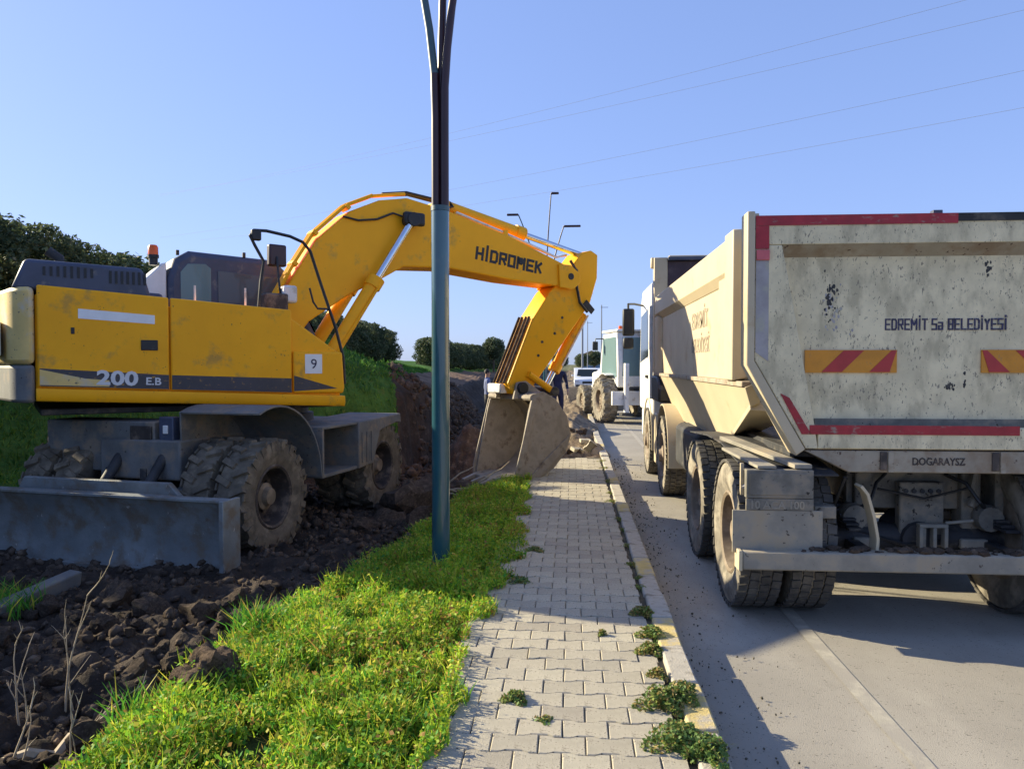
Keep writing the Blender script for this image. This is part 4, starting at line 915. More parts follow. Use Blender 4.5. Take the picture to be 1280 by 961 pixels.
# rear frame
for s in (-1, 1):
    tp(MB().prism([(s * x, z) for x, z in [(1.268, 2.72), (1.217, 2.72), (1.217, 1.745), (.885, 1.163), (.945, 1.12), (1.268, 1.715)]], -.05, .13, 'y'), 'rear_post', M['cream'], .008)
    tp(MB().prism([(s * x, z) for x, z in [(1.25, 2.70), (1.13, 2.70), (1.13, 1.62), (1.25, 1.60)]], .50, .80, 'y'), 'side_rib', M['cream'], .012)
    tp(MB().b2(s * 1.06, s * 1.13, .132, .50, 1.6, 2.66), 'post_web', M['tailb'], .004)
    tp(MB().b2(s * 1.15, s * 1.24, .133, .18, 2.45, 2.74), 'hinge_pin_plate', M['cream'], .004)
    # side wall: plate, rails and borders around a pressed recess
    wl = tp(MB().b2(s * 1.10, s * 1.155, .52, 6.2, 1.60, 2.5), 'side_wall', M['cream'], .004)
    tp(MB().prism([(s * x, z) for x, z in [(1.08, 2.69), (1.215, 2.69), (1.215, 2.44), (1.157, 2.36), (1.08, 2.36)]], .802, 6.2, 'y'), 'top_rail', M['cream'], .012, wl)
    tp(MB().loft([(s * 1.157, .802, 1.60), (s * 1.157, 1.33, 1.60), (s * 1.157, 1.33, 2.355), (s * 1.157, .802, 2.355)], [(s * 1.213, .802, 1.60), (s * 1.213, 1.22, 1.60), (s * 1.213, 1.22, 2.40), (s * 1.213, .802, 2.40)]), 'side_border', M['cream'], .006, wl)
    tp(MB().loft([(s * 1.157, 6.2, 1.60), (s * 1.157, 5.6, 1.60), (s * 1.157, 5.6, 2.355), (s * 1.157, 6.2, 2.355)], [(s * 1.213, 6.2, 1.60), (s * 1.213, 5.68, 1.60), (s * 1.213, 5.68, 2.40), (s * 1.213, 6.2, 2.40)]), 'side_border', M['cream'], .006, wl)
    tp(MB().b2(s * 1.05, s * 1.222, .30, 6.2, 1.56, 1.60), 'crease_rail', M['tailb'], .006, wl)
    A = [(s * x, y, z) for x, y, z in [(1.205, .28, 1.558), (1.15, .34, 1.42), (1.0, 1.9, 1.0), (1.0, 6.0, 1.0), (1.205, 6.15, 1.558)]]
    tp(MB().loft(A, [(x - s * .07, y, z + .03) for x, y, z in A]), 'lower_side', M['cream'], .006, wl)
    B = [(s * 1.155, .335, 1.40), (s * 1.005, 1.90, .985), (s * .80, 1.90, 1.07), (s * .80, .42, 1.36)]
    tp(MB().loft(B, [(x, y + .05, z + .06) for x, y, z in B]), 'corner_brace', M['cream'], .006, wl)
    tp(MB().b2(s * 1.03, s * 1.225, 6.12, 6.28, 1.6, 3.27), 'front_post', M['cream'], .012)
    tp(MB().box((s * 1.24, 6.22, 3.2), (.05, .1, .16)), 'post_cap', M['cream'], .02)
text('EDREMİT', .23, M['tailb'], TR, (-1.1585, 3.0, 2.08), (R(90), 0, R(-90)), ext=.001, off=.004)
text('BELEDİYESİ', .20, M['tailb'], TR, (-1.1585, 3.0, 1.84), (R(90), 0, R(-90)), ext=.001, off=.002)
tp(MB().b2(-1.03, 1.03, 6.14, 6.22, 1.1, 3.22), 'headboard', M['headb'], .01)
tp(MB().b2(-1.03, 1.03, 6.08, 6.26, 3.221, 3.275), 'headboard_rail', M['hood'], .01)
tp(MB().b2(-1.0, 1.0, 6.2, 7.6, 3.276, 3.31), 'cab_guard', M['cream'], .01)
tp(MB().b2(-.95, .95, .08, 6.1, 1.10, 1.155), 'body_floor', M['dark'], .004)
for y in (.9, 1.9, 2.9, 3.9, 4.9): tp(MB().b2(-.9, .9, y, y + .1, 1.0, 1.098), 'cross_bearer', M['dark'], .004)
# chute lip under the tailgate
sill = tp(MB().prism([(-.885, 1.155), (.885, 1.155), (.62, 1.012), (-.60, 1.012)], -.02, .10, 'y'), 'chute_lip', M['tailb'], .008)
for x in (-.38, .32): tp(MB().box((x, -.024, 1.09), (.045, .012, .12)), 'hinge_gap', M['rim'], .004, sill)
for x in (-.335, .365): tp(MB().box((x, -.026, 1.085), (.035, .014, .14)), 'hinge_plate', M['tailb'], .004, sill)
ttext('DOGARAYSZ', .068, M['rim'], -.20, -.022, 1.065, sill, off=.001, sx=.82)
# chassis
for s in (-1, 1):
    tp(MB().b2(s * .30, s * .40, .5, 8.6, .72, .98), 'frame_rail', M['gch'], .008)
    tp(MB().b2(s * .30, s * .42, .36, .52, .44, .97), 'rear_hanger', M['gch'], .012)
tp(MB().b2(-.46, .46, .42, .50, .70, .96), 'rear_crossmember', M['gch'], .01)
tp(MB().b2(-.13, .17, .33, .415, .45, .90), 'hitch_plate', M['gch'], .012)
tp(MB().b2(-.02, .02, .25, .33, .44, .60), 'tow_jaw', M['gch'], .008)
hk = MB(); hk.b2(-.03, .16, .24, .30, .60, .625); hk.b2(-.03, -.005, .24, .30, .46, .60); hk.b2(.06, .085, .24, .30, .46, .60); hk.b2(.135, .16, .24, .30, .46, .60); hk.tube([(.15, .27, .63), (.32, .24, .655)], .012, 8)
tp(hk, 'tow_hitch', M['flap'], .004)
tp(MB().tube([(.37, .32, .98), (.34, .30, .88), (.36, .31, .80), (.33, .3, .74)], .022, 7), 'air_hose', M['gch'], 0)
tp(MB().tube([(-.42, .35, .55), (-.1, .3, .47), (.15, .33, .5)], .015, 6), 'brake_hose', M['hose'], 0)
tp(MB().b2(.52, .70, .35, .55, .62, .98), 'valve_box', M['gch'], .012)
tp(MB().b2(-.80, -.60, .45, .60, .70, 1.0), 'battery_box', M['gch'], .012)
tp(MB().shell([(-.56, .93), (-.52, .88), (-.48, .74), (-.455, .60), (-.46, .50)], -.12, .0, .02, 'y'), 'lamp_bracket', M['cream'], .003)
for y in (.42, 1.85, 5.1, 7.1): tp(MB().tube([(-.95, y, .5), (.95, y, .5)], .1, 12).tube([(0, y - .12, .5), (0, y + .15, .5)], [.12, .2], 14), 'axle', M['dark'], 0)
# under-run bar
bar = tp(MB().b2(-1.32, 1.32, -.22, -.10, .405, .525), 'under_run_bar', M['flap'], .012)
tp(MB().b2(-1.345, -1.321, -.225, -.095, .40, .53), 'bar_end_cap', M['cream'], .004, bar)
tp(MB().b2(1.321, 1.345, -.225, -.095, .40, .53), 'bar_end_cap', M['cream'], .004, bar)
for s in (-1, 1): tp(MB().b2(s * .42, s * .50, -.12, .45, .43, .50), 'bar_arm', M['dark'], .006, bar)
mud = MB(); mr = random.Random(3)
for i in range(170):
    k = mr.random() ** 2; c_ = Vector((mr.uniform(-.95, 1.15), mr.uniform(-.2, -.1), .525 + .012 * k)); r_ = .008 + .03 * k
    bm_ = bmesh.new(); bmesh.ops.create_icosphere(bm_, subdivisions=1, radius=1)
    mud.add([c_ + Vector((v.co.x * r_ * mr.uniform(.8, 1.8), v.co.y * r_ * mr.uniform(.7, 1.2), v.co.z * r_ * mr.uniform(.5, .9))) for v in bm_.verts], [[v.index for v in f.verts] for f in bm_.faces]); bm_.free()
# underbody clutter: springs, brake chambers, hoses, stays
for s_ in (-1, 1):
    for k in range(6): tp(MB().b2(s_ * .46, s_ * .55, .1 + .06 * k, 2.1 - .06 * k, .60 + .022 * k, .618 + .022 * k), 'leaf_spring', M['dark'], .002)
    for y in (.26, 1.6): tp(MB().lathe([(y, .085), (y + .05, .095), (y + .06, .095), (y + .16, .08)], (s_ * .45, 0, .66), 14, 'y'), 'brake_chamber', M['gch'], 0)
    tp(MB().tube([(s_ * .45, .3, .7), (s_ * .36, .24, .78), (s_ * .3, .3, .9), (s_ * .2, .4, .95)], .012, 6), 'brake_hose', M['hose'], 0)
    tp(MB().tube([(s_ * .62, -.02, .98), (s_ * .66, .1, .75), (s_ * .60, .2, .60)], .012, 6), 'lamp_cable', M['hose'], 0)
    tp(MB().box((s_ * .36, .34, .48), (.18, .1, .07)), 'shackle', M['flap'], .012)
tp(MB().tube([(-.3, .28, .86), (0, .25, .80), (.3, .28, .87)], .01, 6), 'air_line', M['hose'], 0)
tp(MB().box((-.2, .40, .99), (.5, .06, .05)), 'cross_plate', M['flap'], .006)
for i in range(5): tp(MB().lathe([(.318, .016), (.33, .016)], (-.09 + .055 * i, 0, .84), 8, 'y'), 'bolt', M['dark'], 0)
for i in range(4): tp(MB().lathe([(.318, .016), (.33, .016)], (-.08 + .07 * i, 0, .50), 8, 'y'), 'bolt', M['dark'], 0)
tag(tp(mud, 'caked_mud', M['clod'], 0, bar), kind='stuff')
# rear mudguards, lamp panels, flaps
for s in (-1, 1):
    mg = tp(MB().shell([(-.14, 1.0), (.80, 1.11), (1.4, 1.115), (2.4, 1.06)], *sorted((s * .70, s * 1.27)), .012), 'mudguard', M['dark'], .003)  # dark plate stands in for shade in the slot between the beams
    def beam(p0, p1, wd, th, m_):
        p0, p1 = Vector(p0), Vector(p1); o_ = Vector((wd, 0, 0)); t_ = Vector((0, 0, th)); tp(MB().loft([p0 - o_, p0 + o_, p0 + o_ + t_, p0 - o_ + t_], [p1 - o_, p1 + o_, p1 + o_ + t_, p1 - o_ + t_]), 'mudguard_rim', M[m_], .003, mg)
    beam((s * 1.22, .82, 1.14), (s * .92, -.13, 1.046), .055, .028, 'flap'); beam((s * 1.25, .55, 1.09), (s * 1.15, -.13, 1.044), .06, .02, 'flap')
    lp = tp(MB().b2(s * .86, s * 1.285, -.15, -.09, .855, 1.04), 'lamp_panel', M['gch'], .006)
    tp(MB().b2(s * .88, s * 1.265, -.155, -.1505, .878, 1.02), 'lamp_lens', M['gch'], .002, lp)
    tp(MB().b2(s * .86, s * 1.285, -.15, -.13, .78, .853), 'number_strip', M['gch'], .002, lp)
    tp(MB().b2(s * .80, s * 1.37, -.145, -.130, .50, .778), 'mud_flap', M['flap'], .003)
    tp(MB().b2(s * 1.262, s * 1.286, .02, .05, .62, 1.06), 'guard_post', M['cream'], .003)
    tp(MB().tube([(s * 1.27, .03, .90), (s * 1.10, -.06, .98)], .016, 6), 'guard_stay', M['lav'], 0)
    tp(MB().b2(s * .84, s * .70, -.10, -.02, .72, .80), 'lamp_mount', M['gch'], .006)
ttext('10 ACA 100', .072, M['flap'], -1.265, -.1515, .79, TR, off=.0015, sx=.95)
# wheels
TT = tyre_mesh(.52, .275, 'road', M['tyret'], .285); RT = rim_mesh(.29, .275, M['rimt'], .55, 1); HT = hub_mesh(.13, -.03, .09, M['rimt'])
RF = rim_mesh(.29, .29, M['rimt'], .15, 1); HF = hub_mesh(.13, .06, .17, M['rimt'])
for y in (.42, 1.85):
    for s in (-1, 1):
        for q, xx in enumerate((1.165, .825) if s < 0 else (1.03, .69)):
            o = link('wheel', RT, TR); o.location = (s * xx, y, .518); o.rotation_euler = (R(13 * q + 50 * y), 0, 0 if s > 0 else math.pi); link('tyre', TT, o)
            if q == 0: link('hub', HT, o)
for y in (5.1, 7.1):
    for s in (-1, 1):
        o = link('wheel', RF, TR); o.location = (s * 1.09, y, .518); o.rotation_euler = (R(50 * y), 0, 0 if s > 0 else math.pi); link('tyre', TT, o); link('hub', HF, o)
# tanks, front mudguards, intake, cab
for s in (-1, 1):
    tp(MB().prism([(s * x, z) for x, z in [(.5, .5), (1.1, .5), (1.16, .56), (1.16, .98), (1.1, 1.02), (.5, 1.02)]], 2.75, 4.2, 'y'), 'fuel_tank' if s < 0 else 'air_tank', M['dark'], .03)
    for y in (5.1, 7.1):
        p = [(y + .66 * math.cos(R(a)), .52 + .66 * math.sin(R(a))) for a in np.linspace(-8, 188, 15)]
        tp(MB().shell(p, *sorted((s * .9, s * 1.22)), -.02), 'mudguard', M['cream'], .003)
    tp(MB().b2(s * 1.14, s * 1.215, 5.78, 6.12, .30, 1.02), 'side_skirt', M['cream'], .02)
tp(MB().prism([(5.35, 1.20), (5.35, 1.40), (5.6, 1.56), (6.3, 1.56), (6.3, 1.20)], -1.24, -.7), 'air_intake', M['blk'], .03)
cabt = tp(MB().prism([(6.5, .95), (8.65, .95), (8.70, 1.6), (8.5, 2.75), (8.2, 2.98), (6.6, 2.98), (6.5, 2.8)], -1.2, 1.2), 'cab', M['white'], .04)
for s in (-1, 1):
    tp(MB().prism([(7.15, 1.85), (8.52, 1.75), (8.40, 2.55), (7.25, 2.60)], s * 1.195, s * 1.206), 'cab_window', M['glassd'], .003, cabt)
    tp(MB().prism([(6.62, 1.95), (7.0, 1.95), (7.0, 2.5), (6.62, 2.5)], s * 1.195, s * 1.206), 'cab_window', M['glassd'], .003, cabt)
    tp(MB().b2(s * 1.20, s * 1.235, 7.15, 7.35, 1.5, 1.55), 'door_handle', M['blk'], .006, cabt)
    ma = tp(MB().tube([(s * 1.2, 8.1, 2.72), (s * 1.38, 7.7, 2.72), (s * 1.5, 7.45, 2.70), (s * 1.5, 7.42, 2.55)], .018, 8), 'mirror_arm', M['blk'], 0)
    tp(MB().box((s * 1.5, 7.4, 2.40), (.19, .13, .44)), 'mirror', M['blk'], .03, ma)
    tp(MB().box((s * 1.5, 7.42, 2.06), (.17, .12, .18)), 'wide_mirror', M['blk'], .03, ma)
    tp(MB().b2(s * 1.20, s * 1.25, 6.46, 6.52, 1.2, 2.6), 'cab_rear_pillar', M['white'], .01, cabt)
tp(MB().loft([(-1.1, 8.64, 1.75), (1.1, 8.64, 1.75), (1.1, 8.52, 2.62), (-1.1, 8.52, 2.62)], [(-1.1, 8.70, 1.75), (1.1, 8.70, 1.75), (1.1, 8.55, 2.62), (-1.1, 8.55, 2.62)]), 'windscreen', M['glassd'], 0, cabt)
tp(MB().b2(-1.15, 1.15, 8.6, 8.78, .45, .95), 'front_bumper', M['white'], .04)
tp(MB().tube([(-.95, 6.38, 1.1), (-.95, 6.38, 2.6), (-.95, 6.32, 2.75)], .07, 12), 'snorkel', M['blk'], 0)

# ------------------------------------------------------------------ lamp posts
def lamp(loc, label, rz=0.):
    e = empty('street_lamp', loc, label, 'street lamp', None, rz)
    MB().lathe([(0, .16), (.02, .16), (.025, .072), (2.84, .070)], (0, 0, 0), 24, 'z').build('column', M['teal'], e)
    MB().lathe([(2.842, .074), (2.88, .074)], (0, 0, 0), 24, 'z').build('collar', M['lampgrey'], e)
    arms = [((-1.05, .05, 7.45), (-.035, 0), -.45, 'lampgrey'), ((.72, -.1, 6.95), (.036, .0), .65, 'maroon'), ((.22, .25, 8.3), (.0, .045), .3, 'maroon')]
    for (ex, ey, ez), (bx_, by_), hx, mm in arms:
        up = []; low = []
        for t in np.linspace(0, 1, 14):
            z = 2.86 + (ez - 2.86) * t; k = max(0, (z - 3.75) / (ez - 3.75)) ** 1.55
            (low if z < 4.05 else up).append((bx_ + (ex - bx_) * k, by_ + (ey - by_) * k, z))
        up = [low[-1]] + up
        a = MB().tube(low, .034, 12).build('arm_base', M['maroon'], e)
        a = MB().tube(up, [.033 - .012 * i / len(up) for i in range(len(up))], 12).build('arm', M[mm], e)
        hd_ = Vector((ex, ey, ez)); MB().box(hd_ + Vector((hx * .5, 0, 0)), (abs(hx), .16, .07)).build('lamp_head', M['maroon'], a, .02)
lamp((-1.045, 6.06, .09), 'teal lamp post with maroon top standing in grass beside the path', R(0))
lamp((-1.05, 30, .1), 'distant three-armed lamp post behind the excavator boom')
lamp((-1.05, 54, .1), 'farthest three-armed lamp post down the road')

# ------------------------------------------------------------------ backhoe loader beyond the truck
BL = empty('backhoe_loader', (1.95, 23.0, 0), 'white backhoe loader with dusty tyres parked ahead of truck', 'loader', None, R(15))
def bp_(mb, name, m, bev=.01, parent=None): return mb.build(name, m, parent or BL, bev)
bp_(MB().b2(-.45, .45, -.6, 3.0, .55, 1.05), 'chassis', M['dark'], .03)
bp_(MB().prism([(1.2, 1.0), (3.1, .95), (3.1, 1.45), (1.2, 1.65)], -.5, .5), 'bonnet', M['white'], .05)
cb = bp_(MB().prism([(-.5, 1.05), (1.25, 1.05), (1.3, 1.6), (1.0, 2.62), (-.35, 2.66), (-.5, 1.7)], -.78, .78), 'cab', M['white'], .04)
for s in (-1, 1):
    bp_(MB().prism([(-.38, 1.35), (1.12, 1.3), (.95, 2.5), (-.3, 2.52)], s * .778, s * .79), 'side_window', M['glass'], .003, cb)
    o = link('wheel', rim_mesh(.34, .42, M['rimt'], .2, 1), BL); o.location = (s * .98, .15, .66); o.rotation_euler = (0, 0, 0 if s > 0 else math.pi); link('tyre', tyre_mesh(.66, .42, 'lug', M['tyret'], .34), o)
    o = link('wheel', RF, BL); o.location = (s * .9, 2.5, .52); o.rotation_euler = (0, 0, 0 if s > 0 else math.pi); link('tyre', tyre_mesh(.52, .32, 'lug', M['tyret'], .29), o)
    p = [(.15 + .78 * math.cos(R(a)), .66 + .78 * math.sin(R(a))) for a in np.linspace(35, 110, 8)]
    bp_(MB().shell(p, *sorted((s * .76, s * 1.05)), -.02), 'mudguard', M['white'], .003)
    bp_(MB().b2(s * .60, s * .72, -.95, -.80, .35, 1.75), 'stabiliser_leg', M['white'], .012)
    bp_(MB().box((s * .66, -.88, .30), (.34, .26, .06)), 'stabiliser_pad', M['dark'], .01)
    ma = bp_(MB().tube([(s * .78, .9, 2.5), (s * 1.02, .95, 2.5), (s * 1.04, .95, 2.4)], .016, 6), 'mirror_arm', M['blk'], 0)
    bp_(MB().box((s * 1.04, .93, 2.28), (.17, .06, .27)), 'mirror', M['blk'], .02, ma)
    bp_(MB().prism([(1.6, 1.35), (1.6, 1.15), (3.4, .55), (3.9, .35), (3.9, .5), (3.4, .8)], s * .55, s * .65), 'loader_arm', M['white'], .01)
bp_(MB().prism([(3.8, .1), (4.5, .1), (4.55, .2), (3.9, .3), (3.85, .95), (3.75, .95)], -1.15, 1.15), 'loader_bucket', M['bucket'], .01)
bp_(MB().prism([(x, z) for x, z in [(-.66, 1.38), (.66, 1.38), (.6, 2.5), (-.6, 2.5)]], -.505, -.44, 'y'), 'rear_window', M['glass'], .003, cb)
bp_(MB().b2(-.8, .8, -.45, 1.05, 2.661, 2.74), 'cab_roof', M['white'], .03, cb)
bp_(MB().b2(-1.05, 1.05, -.80, -.68, .55, .95), 'rear_frame', M['white'], .015)
bm_ = bp_(MB().prism([(-1.0, .6), (-1.2, 1.0), (-1.0, 2.2), (-.8, 2.9), (-.62, 2.85), (-.8, 2.1), (-.85, .9)], -.12, .12), 'backhoe_boom', M['dark'], .012)
bp_(MB().prism([(-.75, 2.9), (-1.0, 2.95), (-1.35, 1.4), (-1.2, 1.35)], .13, .30), 'dipper_arm', M['dark'], .012)
for x in (-.2, -.14, .34): bp_(MB().tube([(x, -1.2, .8), (x, -1.25, 1.5), (x, -1.05, 2.3)], .022, 6), 'hydraulic_hose', M['hose'], 0)
bp_(MB().prism([(-1.35, 1.4), (-1.55, 1.0), (-1.45, .65), (-1.15, .7), (-1.1, 1.2)], -.28, .32), 'digging_bucket', M['bucket'], .012)
bp_(MB().lathe([(2.742, .06), (2.85, .055), (2.86, .001)], (-.55, .0, 0), 14, 'z'), 'beacon', M['amber'], 0)

# ------------------------------------------------------------------ white car far down the road
def car(loc, rz, label, mm='carw'):
    e = empty('parked_car', loc, label, 'car', None, rz)
    lo_ = [(-2.1, .32), (2.1, .32), (2.15, .60), (2.0, .82), (1.2, .95), (.55, 1.42), (-1.3, 1.46), (-1.95, .98), (-2.15, .85)]
    b = MB().prism(lo_, -.86, .86).build('body', M[mm], e, .06)
    MB().loft([(-.68, 1.22, .98), (.68, 1.22, .98), (.60, .66, 1.37), (-.60, .66, 1.37)], [(-.68, 1.25, .99), (.68, 1.25, .99), (.60, .69, 1.39), (-.60, .69, 1.39)]).build('windscreen', M['glassd'], e)
    MB().loft([(-.66, -1.97, 1.0), (.66, -1.97, 1.0), (.58, -1.40, 1.40), (-.58, -1.40, 1.40)], [(-.66, -2.0, 1.01), (.66, -2.0, 1.01), (.58, -1.43, 1.42), (-.58, -1.43, 1.42)]).build('rear_window', M['glassd'], e)
    for s in (-1, 1):
        MB().prism([(-1.4, .98), (1.0, .96), (.5, 1.36), (-1.2, 1.38)], s * .858, s * .868).build('side_window', M['glassd'], e)
        MB().box((s * .68, 2.12, .68), (.30, .06, .12)).build('headlight', M['silver'], e, .01)
        MB().box((s * .95, .95, 1.0), (.16, .08, .12)).build('mirror', M[mm], e, .02)
        MB().box((s * .70, -2.13, .84), (.22, .06, .12)).build('tail_light', M['lampred'], e, .01)
        for y in (-1.3, 1.32):
            o = link('wheel', MB().lathe([(-.09, .19), (.1, .19), (.1, .001)], n=20).mesh('wheel', M['silver']), e); o.location = (s * .78, y, .31)
            link('tyre', MB().lathe([(-.1, .2), (-.1, .29), (-.07, .31), (.07, .31), (.1, .29), (.1, .2)], n=24).mesh('tyre', M['dark']), o)
    MB().box((0, 2.14, .60), (.7, .05, .14)).build('grille', M['blk'], e, .01)
    MB().box((0, 2.13, .40), (1.5, .06, .12)).build('lower_grille', M['blk'], e, .01)
    MB().box((0, 2.17, .48), (.5, .015, .1)).build('number_plate', M['sticker'], e, .003)
    MB().tube([(-.5, .2, 1.5), (-.5, -1.0, 1.5)], .018, 6).build('roof_rail', M['dark'], e)
    MB().tube([(.5, .2, 1.5), (.5, -1.0, 1.5)], .018, 6).build('roof_rail', M['dark'], e)
    return e
car((.98, 49, .02), math.pi, 'white car facing this way beyond the earth heaps')

# ------------------------------------------------------------------ people
def person(loc, rz, label, top_m, leg_m, ht=1.74, armpose=0):
    k = ht / 1.74
    J = {'pel': (0, 0, .95, .135), 'wai': (0, 0, 1.1, .125), 'che': (0, .01, 1.32, .15), 'nec': (0, 0, 1.49, .06), 'hd0': (0, .02, 1.58, .075), 'hd1': (0, .025, 1.66, .088), 'hd2': (0, .02, 1.72, .06)}
    Ed = [('pel', 'wai'), ('wai', 'che'), ('che', 'nec'), ('nec', 'hd0'), ('hd0', 'hd1'), ('hd1', 'hd2')]
    for s, n in ((-1, 'l'), (1, 'r')):
        J[n + 'hip'] = (s * .1, 0, .88, .098); J[n + 'kne'] = (s * .11, .02, .49, .065); J[n + 'ank'] = (s * .12, -.01, .10, .045); J[n + 'toe'] = (s * .14, .16, .045, .042)
        J[n + 'sho'] = (s * .19, 0, 1.42, .072); J[n + 'elb'] = (s * .27, -.03 , 1.14, .05); J[n + 'wri'] = (s * .25, .10 + .05 * armpose, .92 + .12 * armpose, .034); J[n + 'pal'] = (s * .245, .14 + .07 * armpose, .85 + .14 * armpose, .032)
        Ed += [('pel', n + 'hip'), (n + 'hip', n + 'kne'), (n + 'kne', n + 'ank'), (n + 'ank', n + 'toe'), ('che', n + 'sho'), (n + 'sho', n + 'elb'), (n + 'elb', n + 'wri'), (n + 'wri', n + 'pal')]
        px_, py_, pz_, _ = J[n + 'pal']
        for i, ln in enumerate((.062, .072, .068, .055)):
            yy = py_ + .03 - .018 * i
            J[n + 'f%da' % i] = (px_ - s * .004, yy, pz_ - .05, .0095); J[n + 'f%db' % i] = (px_ - s * .016, yy + .006, pz_ - .05 - ln, .0082)
            Ed += [(n + 'pal', n + 'f%da' % i), (n + 'f%da' % i, n + 'f%db' % i)]
        J[n + 'tha'] = (px_ - s * .02, py_ + .045, pz_ - .02, .011); J[n + 'thb'] = (px_ - s * .03, py_ + .06, pz_ - .06, .009); Ed += [(n + 'pal', n + 'tha'), (n + 'tha', n + 'thb')]
    names = list(J); me = bpy.data.meshes.new('person'); me.from_pydata([Vector(J[n][:3]) * k for n in names], [(names.index(a), names.index(b)) for a, b in Ed], [])
    o = bpy.data.objects.new('tmp', me); col.objects.link(o); o.modifiers.new('s', 'SKIN')
    for i, n in enumerate(names): me.skin_vertices[0].data[i].radius = (J[n][3] * k, J[n][3] * k * (.72 if n in ('che', 'wai', 'pel') else 1)); 
    me.skin_vertices[0].data[0].use_root = True
    sb = o.modifiers.new('u', 'SUBSURF'); sb.levels = 2; sb.render_levels = 2
    dg = bpy.context.evaluated_depsgraph_get(); m2 = bpy.data.meshes.new_from_object(o.evaluated_get(dg)); bpy.data.objects.remove(o)
    m2.materials.clear(); [m2.materials.append(M[x]) for x in (top_m, leg_m, 'skin', 'dk')]
    for p in m2.polygons:
        z = p.center.z / k; hand = abs(p.center.x) / k > .18 and z < .92 + .12 * armpose
        p.material_index = 2 if (z > 1.50 or hand) else 3 if z < .11 else 1 if z < .97 else 0; p.use_smooth = True
    for v in m2.vertices:
        z = v.co.z / k
        if 1.50 < z: v.co.x *= .86
    e = link('person', m2); e.location = loc; e.rotation_euler = (0, 0, rz); tag(e, label, 'person')
    h = MB(); cz = 1.665 * k
    h.lathe([(-.02 * k, .088 * k), (.04 * k, .092 * k), (.085 * k, .07 * k), (.11 * k, .03 * k), (.115 * k, .001)], (0, -.005, cz), 16, 'z'); h.build('hair', M['hair'], e)
    MB().box((0, .118 * k, 1.625 * k), (.026, .03, .045), None, (.5, .4)).build('nose', M['skin'], e, .006)
    for s in (-1, 1):
        MB().lathe([(0, .011), (.006, .008), (.008, .001)], (s * .031 * k, .098 * k, 1.655 * k), 8, 'y').build('eye', M['dk'], e)
        MB().box((s * .083 * k, .01, 1.63 * k), (.02, .035, .055)).build('ear', M['skin'], e, .008)
    MB().box((0, .104 * k, 1.578 * k), (.045, .012, .010)).build('mouth', M['rim'], e, .003)
    return e
person((-.40, 21.0, float(ground_z(-.40, 21.0))), R(200), 'person in dark navy work clothes standing behind the bucket', 'navy', 'navy', 1.74, .5)
person((-2.66, 24.0, -.16), R(-75), 'person in blue top standing in the cut by the bank', 'blue', 'dk', 1.70)

# ------------------------------------------------------------------ hedges and trees
def crown_mesh(seed, rx, ry, rz_, n, size, mats, probs, boxy=.5, name='crown', gap=.36):
    r_ = np.random.default_rng(seed)
    c = r_.uniform(-1, 1, (n * 4, 3)); d = (np.abs(c) ** (2 + 4 * boxy)).sum(1) ** (1 / (2 + 4 * boxy))
    nn = fbm(c[:, 0] * 2 + seed, c[:, 2] * 2 + c[:, 1] * 1.7, 1.3, 3, seed)
    lim = .78 + .38 * (fbm(np.arctan2(c[:, 1], c[:, 0]) * 1.5 + seed, c[:, 2] * 2.2, 1.6, 3, seed + 5) - .2)
    keep = (d < lim) & (d > .35) & (nn > gap); c = c[keep][:n]
    c = c * [rx, ry, rz_]; m = len(c)
    nr = r_.normal(0, 1, (m, 3)) + c / [rx, ry, rz_] * .8; nr /= np.linalg.norm(nr, axis=1)[:, None]
    t = np.cross(nr, r_.normal(0, 1, (m, 3))); t /= np.linalg.norm(t, axis=1)[:, None]; b = np.cross(nr, t); s = r_.uniform(.6, 1.3, m)[:, None] * size
    V = np.stack([c - t * s, c + b * s * .5, c + t * s, c - b * s * .5], 1).reshape(-1, 3)
    k = r_.choice(len(mats), m, p=probs)
    # whole clumps lean lighter or darker in leaf colour
    cl = fbm(c[:, 0] * 1.5 + seed, c[:, 2] * 1.5 + c[:, 1], 1.2, 2, seed + 9); k = np.where((cl > .52) & (r_.random(m) < .5), 1, k); k = np.where((cl < .38) & (r_.random(m) < .5), 2, k)
    return fast(name, V, np.arange(m * 4).reshape(-1, 4), mats, k)
def trunk_mesh(h, r, seed):
    r_ = random.Random(seed); b = MB(); b.tube([(0, 0, -.1), (.02, .01, h * .4), (-.02, .03, h)], [r, r * .8, r * .5], 8)
    for i in range(6):
        a = r_.uniform(0, 6.28); z = h * r_.uniform(.35, .9); L = h * r_.uniform(.3, .6)
        b.tube([(0, 0, z), (math.cos(a) * L * .5, math.sin(a) * L * .5, z + L * .35), (math.cos(a) * L, math.sin(a) * L, z + L * .8)], [r * .5, r * .3, r * .12], 5)
    return b.mesh('trunk', M['bark'])
HC = [crown_mesh(20 + i, 1.05, .85, .95, 9000, .052, M['leaf'], [.4, .25, .25, .1], .45) for i in range(3)]
HT_ = trunk_mesh(1.2, .06, 3)
r3 = random.Random(2)
def shrub(x, y, s, sz, label, grp, k=None, zoff=0.):
    e = empty('hedge_shrub', (x, y, float(ground_z(x, y)) - .05 + zoff), label, 'shrub', grp, r3.uniform(0, 6.28))
    e.scale = (s, s, sz)
    link('trunk', HT_, e); link('crown', HC[r3.randrange(3) if k is None else k], e).location = (0, 0, .95)
y = -3.
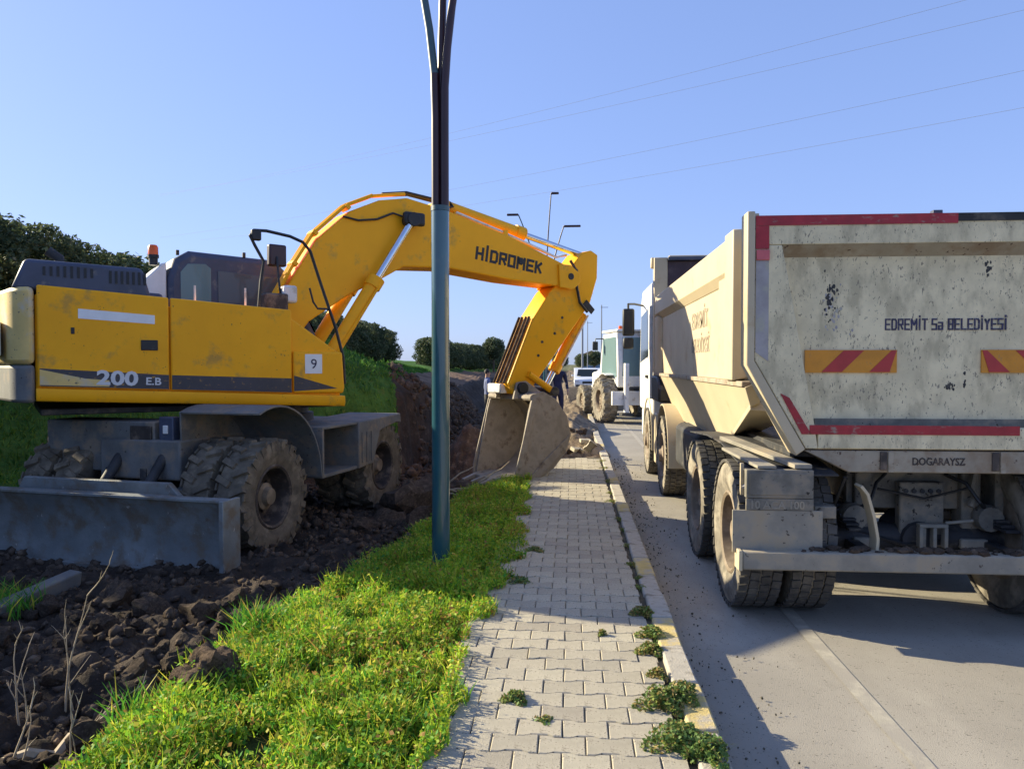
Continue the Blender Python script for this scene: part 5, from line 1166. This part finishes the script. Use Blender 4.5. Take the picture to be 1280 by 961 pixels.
while y < 41:
    gz = float(ground_z(-10, y)); want = 1.72 + (float(np.interp(y, [12, 18, 42], [.275, .25, .20])) if y > 10.5 else .155) * 10 - gz           # visible top slopes evenly; unseen near stretch's height shaped to shade the dug soil
    s = r3.uniform(.95, 1.2)
    shrub(-10 + r3.uniform(-.25, .25), y, s, max(.45, want / 1.95 * r3.uniform(.95, 1.04)), 'dense dark green shrub in the long clipped hedge on the bank', 'hedge shrubs on the bank')
    y += 1.35
y = 57
while y < 125:
    gz = float(ground_z(-10, y)); want = 1.72 + .2 * 10 - gz
    shrub(-10.5 + r3.uniform(-.4, .4), y, r3.uniform(1.3, 1.7), max(.5, want / 1.95 * r3.uniform(.85, 1.1)), 'far green shrub in the hedge beyond the gap in bank', 'far hedge shrubs')
    y += 2.4
TC = crown_mesh(77, 1.5, 1.5, 1.4, 5000, .10, M['leaf'], [.3, .15, .4, .15], 0., 'crown', .3)
e = empty('round_tree', (-8.6, 84, float(ground_z(-8.6, 84))), 'round dark tree standing above the far hedge', 'tree')
link('trunk', trunk_mesh(2.4, .12, 5), e); link('crown', TC, e).location = (0, 0, 2.6)
TC2 = crown_mesh(78, 2.6, 2.6, 2.6, 5000, .2, M['leaf'], [.3, .3, .2, .2], 0., 'crown', .3); TT2 = trunk_mesh(3, .2, 6)
for i, (x, y, s) in enumerate([(2.5, 190, .9), (6, 210, 1.1), (-3, 200, 1.0), (12, 230, 1.1), (20, 240, 1.3), (28, 220, 1.2), (-14, 240, 1.3), (40, 260, 1.4), (-24, 260, 1.4), (55, 270, 1.3)]):
    e = empty('roadside_tree', (x, y, -.2), 'distant green tree near the far end of the road', 'tree', 'distant trees at the road end', i * 1.3); e.scale = (s, s, s * .8)
    link('trunk', TT2, e); link('crown', TC2, e).location = (0, 0, 4.0)
for i, (x, y, sx_, sz_, mm) in enumerate([(7.5, 300, 8, 5.5, 'bldb'), (16, 310, 10, 5, 'bld'), (28, 330, 12, 6, 'bld')]):
    e = empty('far_house', (x, y, -.2), ['distant blue walled house at the road end', 'distant low pale house beside the blue one', 'distant wide pale house at far right'][i], 'house')
    MB().b2(-sx_ / 2, sx_ / 2, 0, 8, 0, sz_).build('wall', M[mm], e)
    MB().prism([(-sx_ / 2 - .4, sz_), (sx_ / 2 + .4, sz_), (0, sz_ + 1.8)], -.3, 8.3, 'y').build('roof', M['roof'], e)
    for k in range(3): MB().box((-sx_ / 2 + sx_ * (k + .5) / 3, -.03, sz_ * .55), (1.2, .1, 1.4)).build('window', M['glassd'], e)
for i, (x, y, h_) in enumerate([(3.6, 95, 9), (2.6, 130, 9), (.8, 60, 7.5)]):
    e = empty('utility_pole', (x + 0, y, 0), ['slim grey utility pole beyond the white car', 'farther slim utility pole beside the road', 'slim pole with short arm just behind white car'][i], 'pole')
    MB().lathe([(-.2, .09), (h_, .06)], (0, 0, 0), 10, 'z').build('pole', M['wire'], e); MB().box((.35, 0, h_ - .3), (.9, .06, .06)).build('cross_arm', M['wire'], e)

# ------------------------------------------------------------------ overhead lines
def wire(a, b, sag, label, r=.014):
    a = Vector(a); b = Vector(b); pts = []
    for t in np.linspace(0, 1, 40): p = a.lerp(b, t); p.z -= sag * 4 * t * (1 - t); pts.append(p)
    tag(MB().tube(pts, r, 5).build('overhead_wire', M['wire']), label, 'wire')
wire((41.19, 62.22, 32.36), (-80.30, 145.09, 34.58), 1.2, 'highest thin overhead cable crossing the sky')
wire((41.20, 62.17, 30.19), (-80.30, 145.10, 34.89), 1.2, 'second overhead cable below the highest one')
wire((41.21, 62.04, 25.48), (-80.29, 144.88, 26.46), 1.2, 'third overhead cable crossing the sky')
wire((41.21, 61.96, 22.46), (-72.50, 145.48, 25.99), 1.2, 'lowest faint overhead cable crossing the sky')
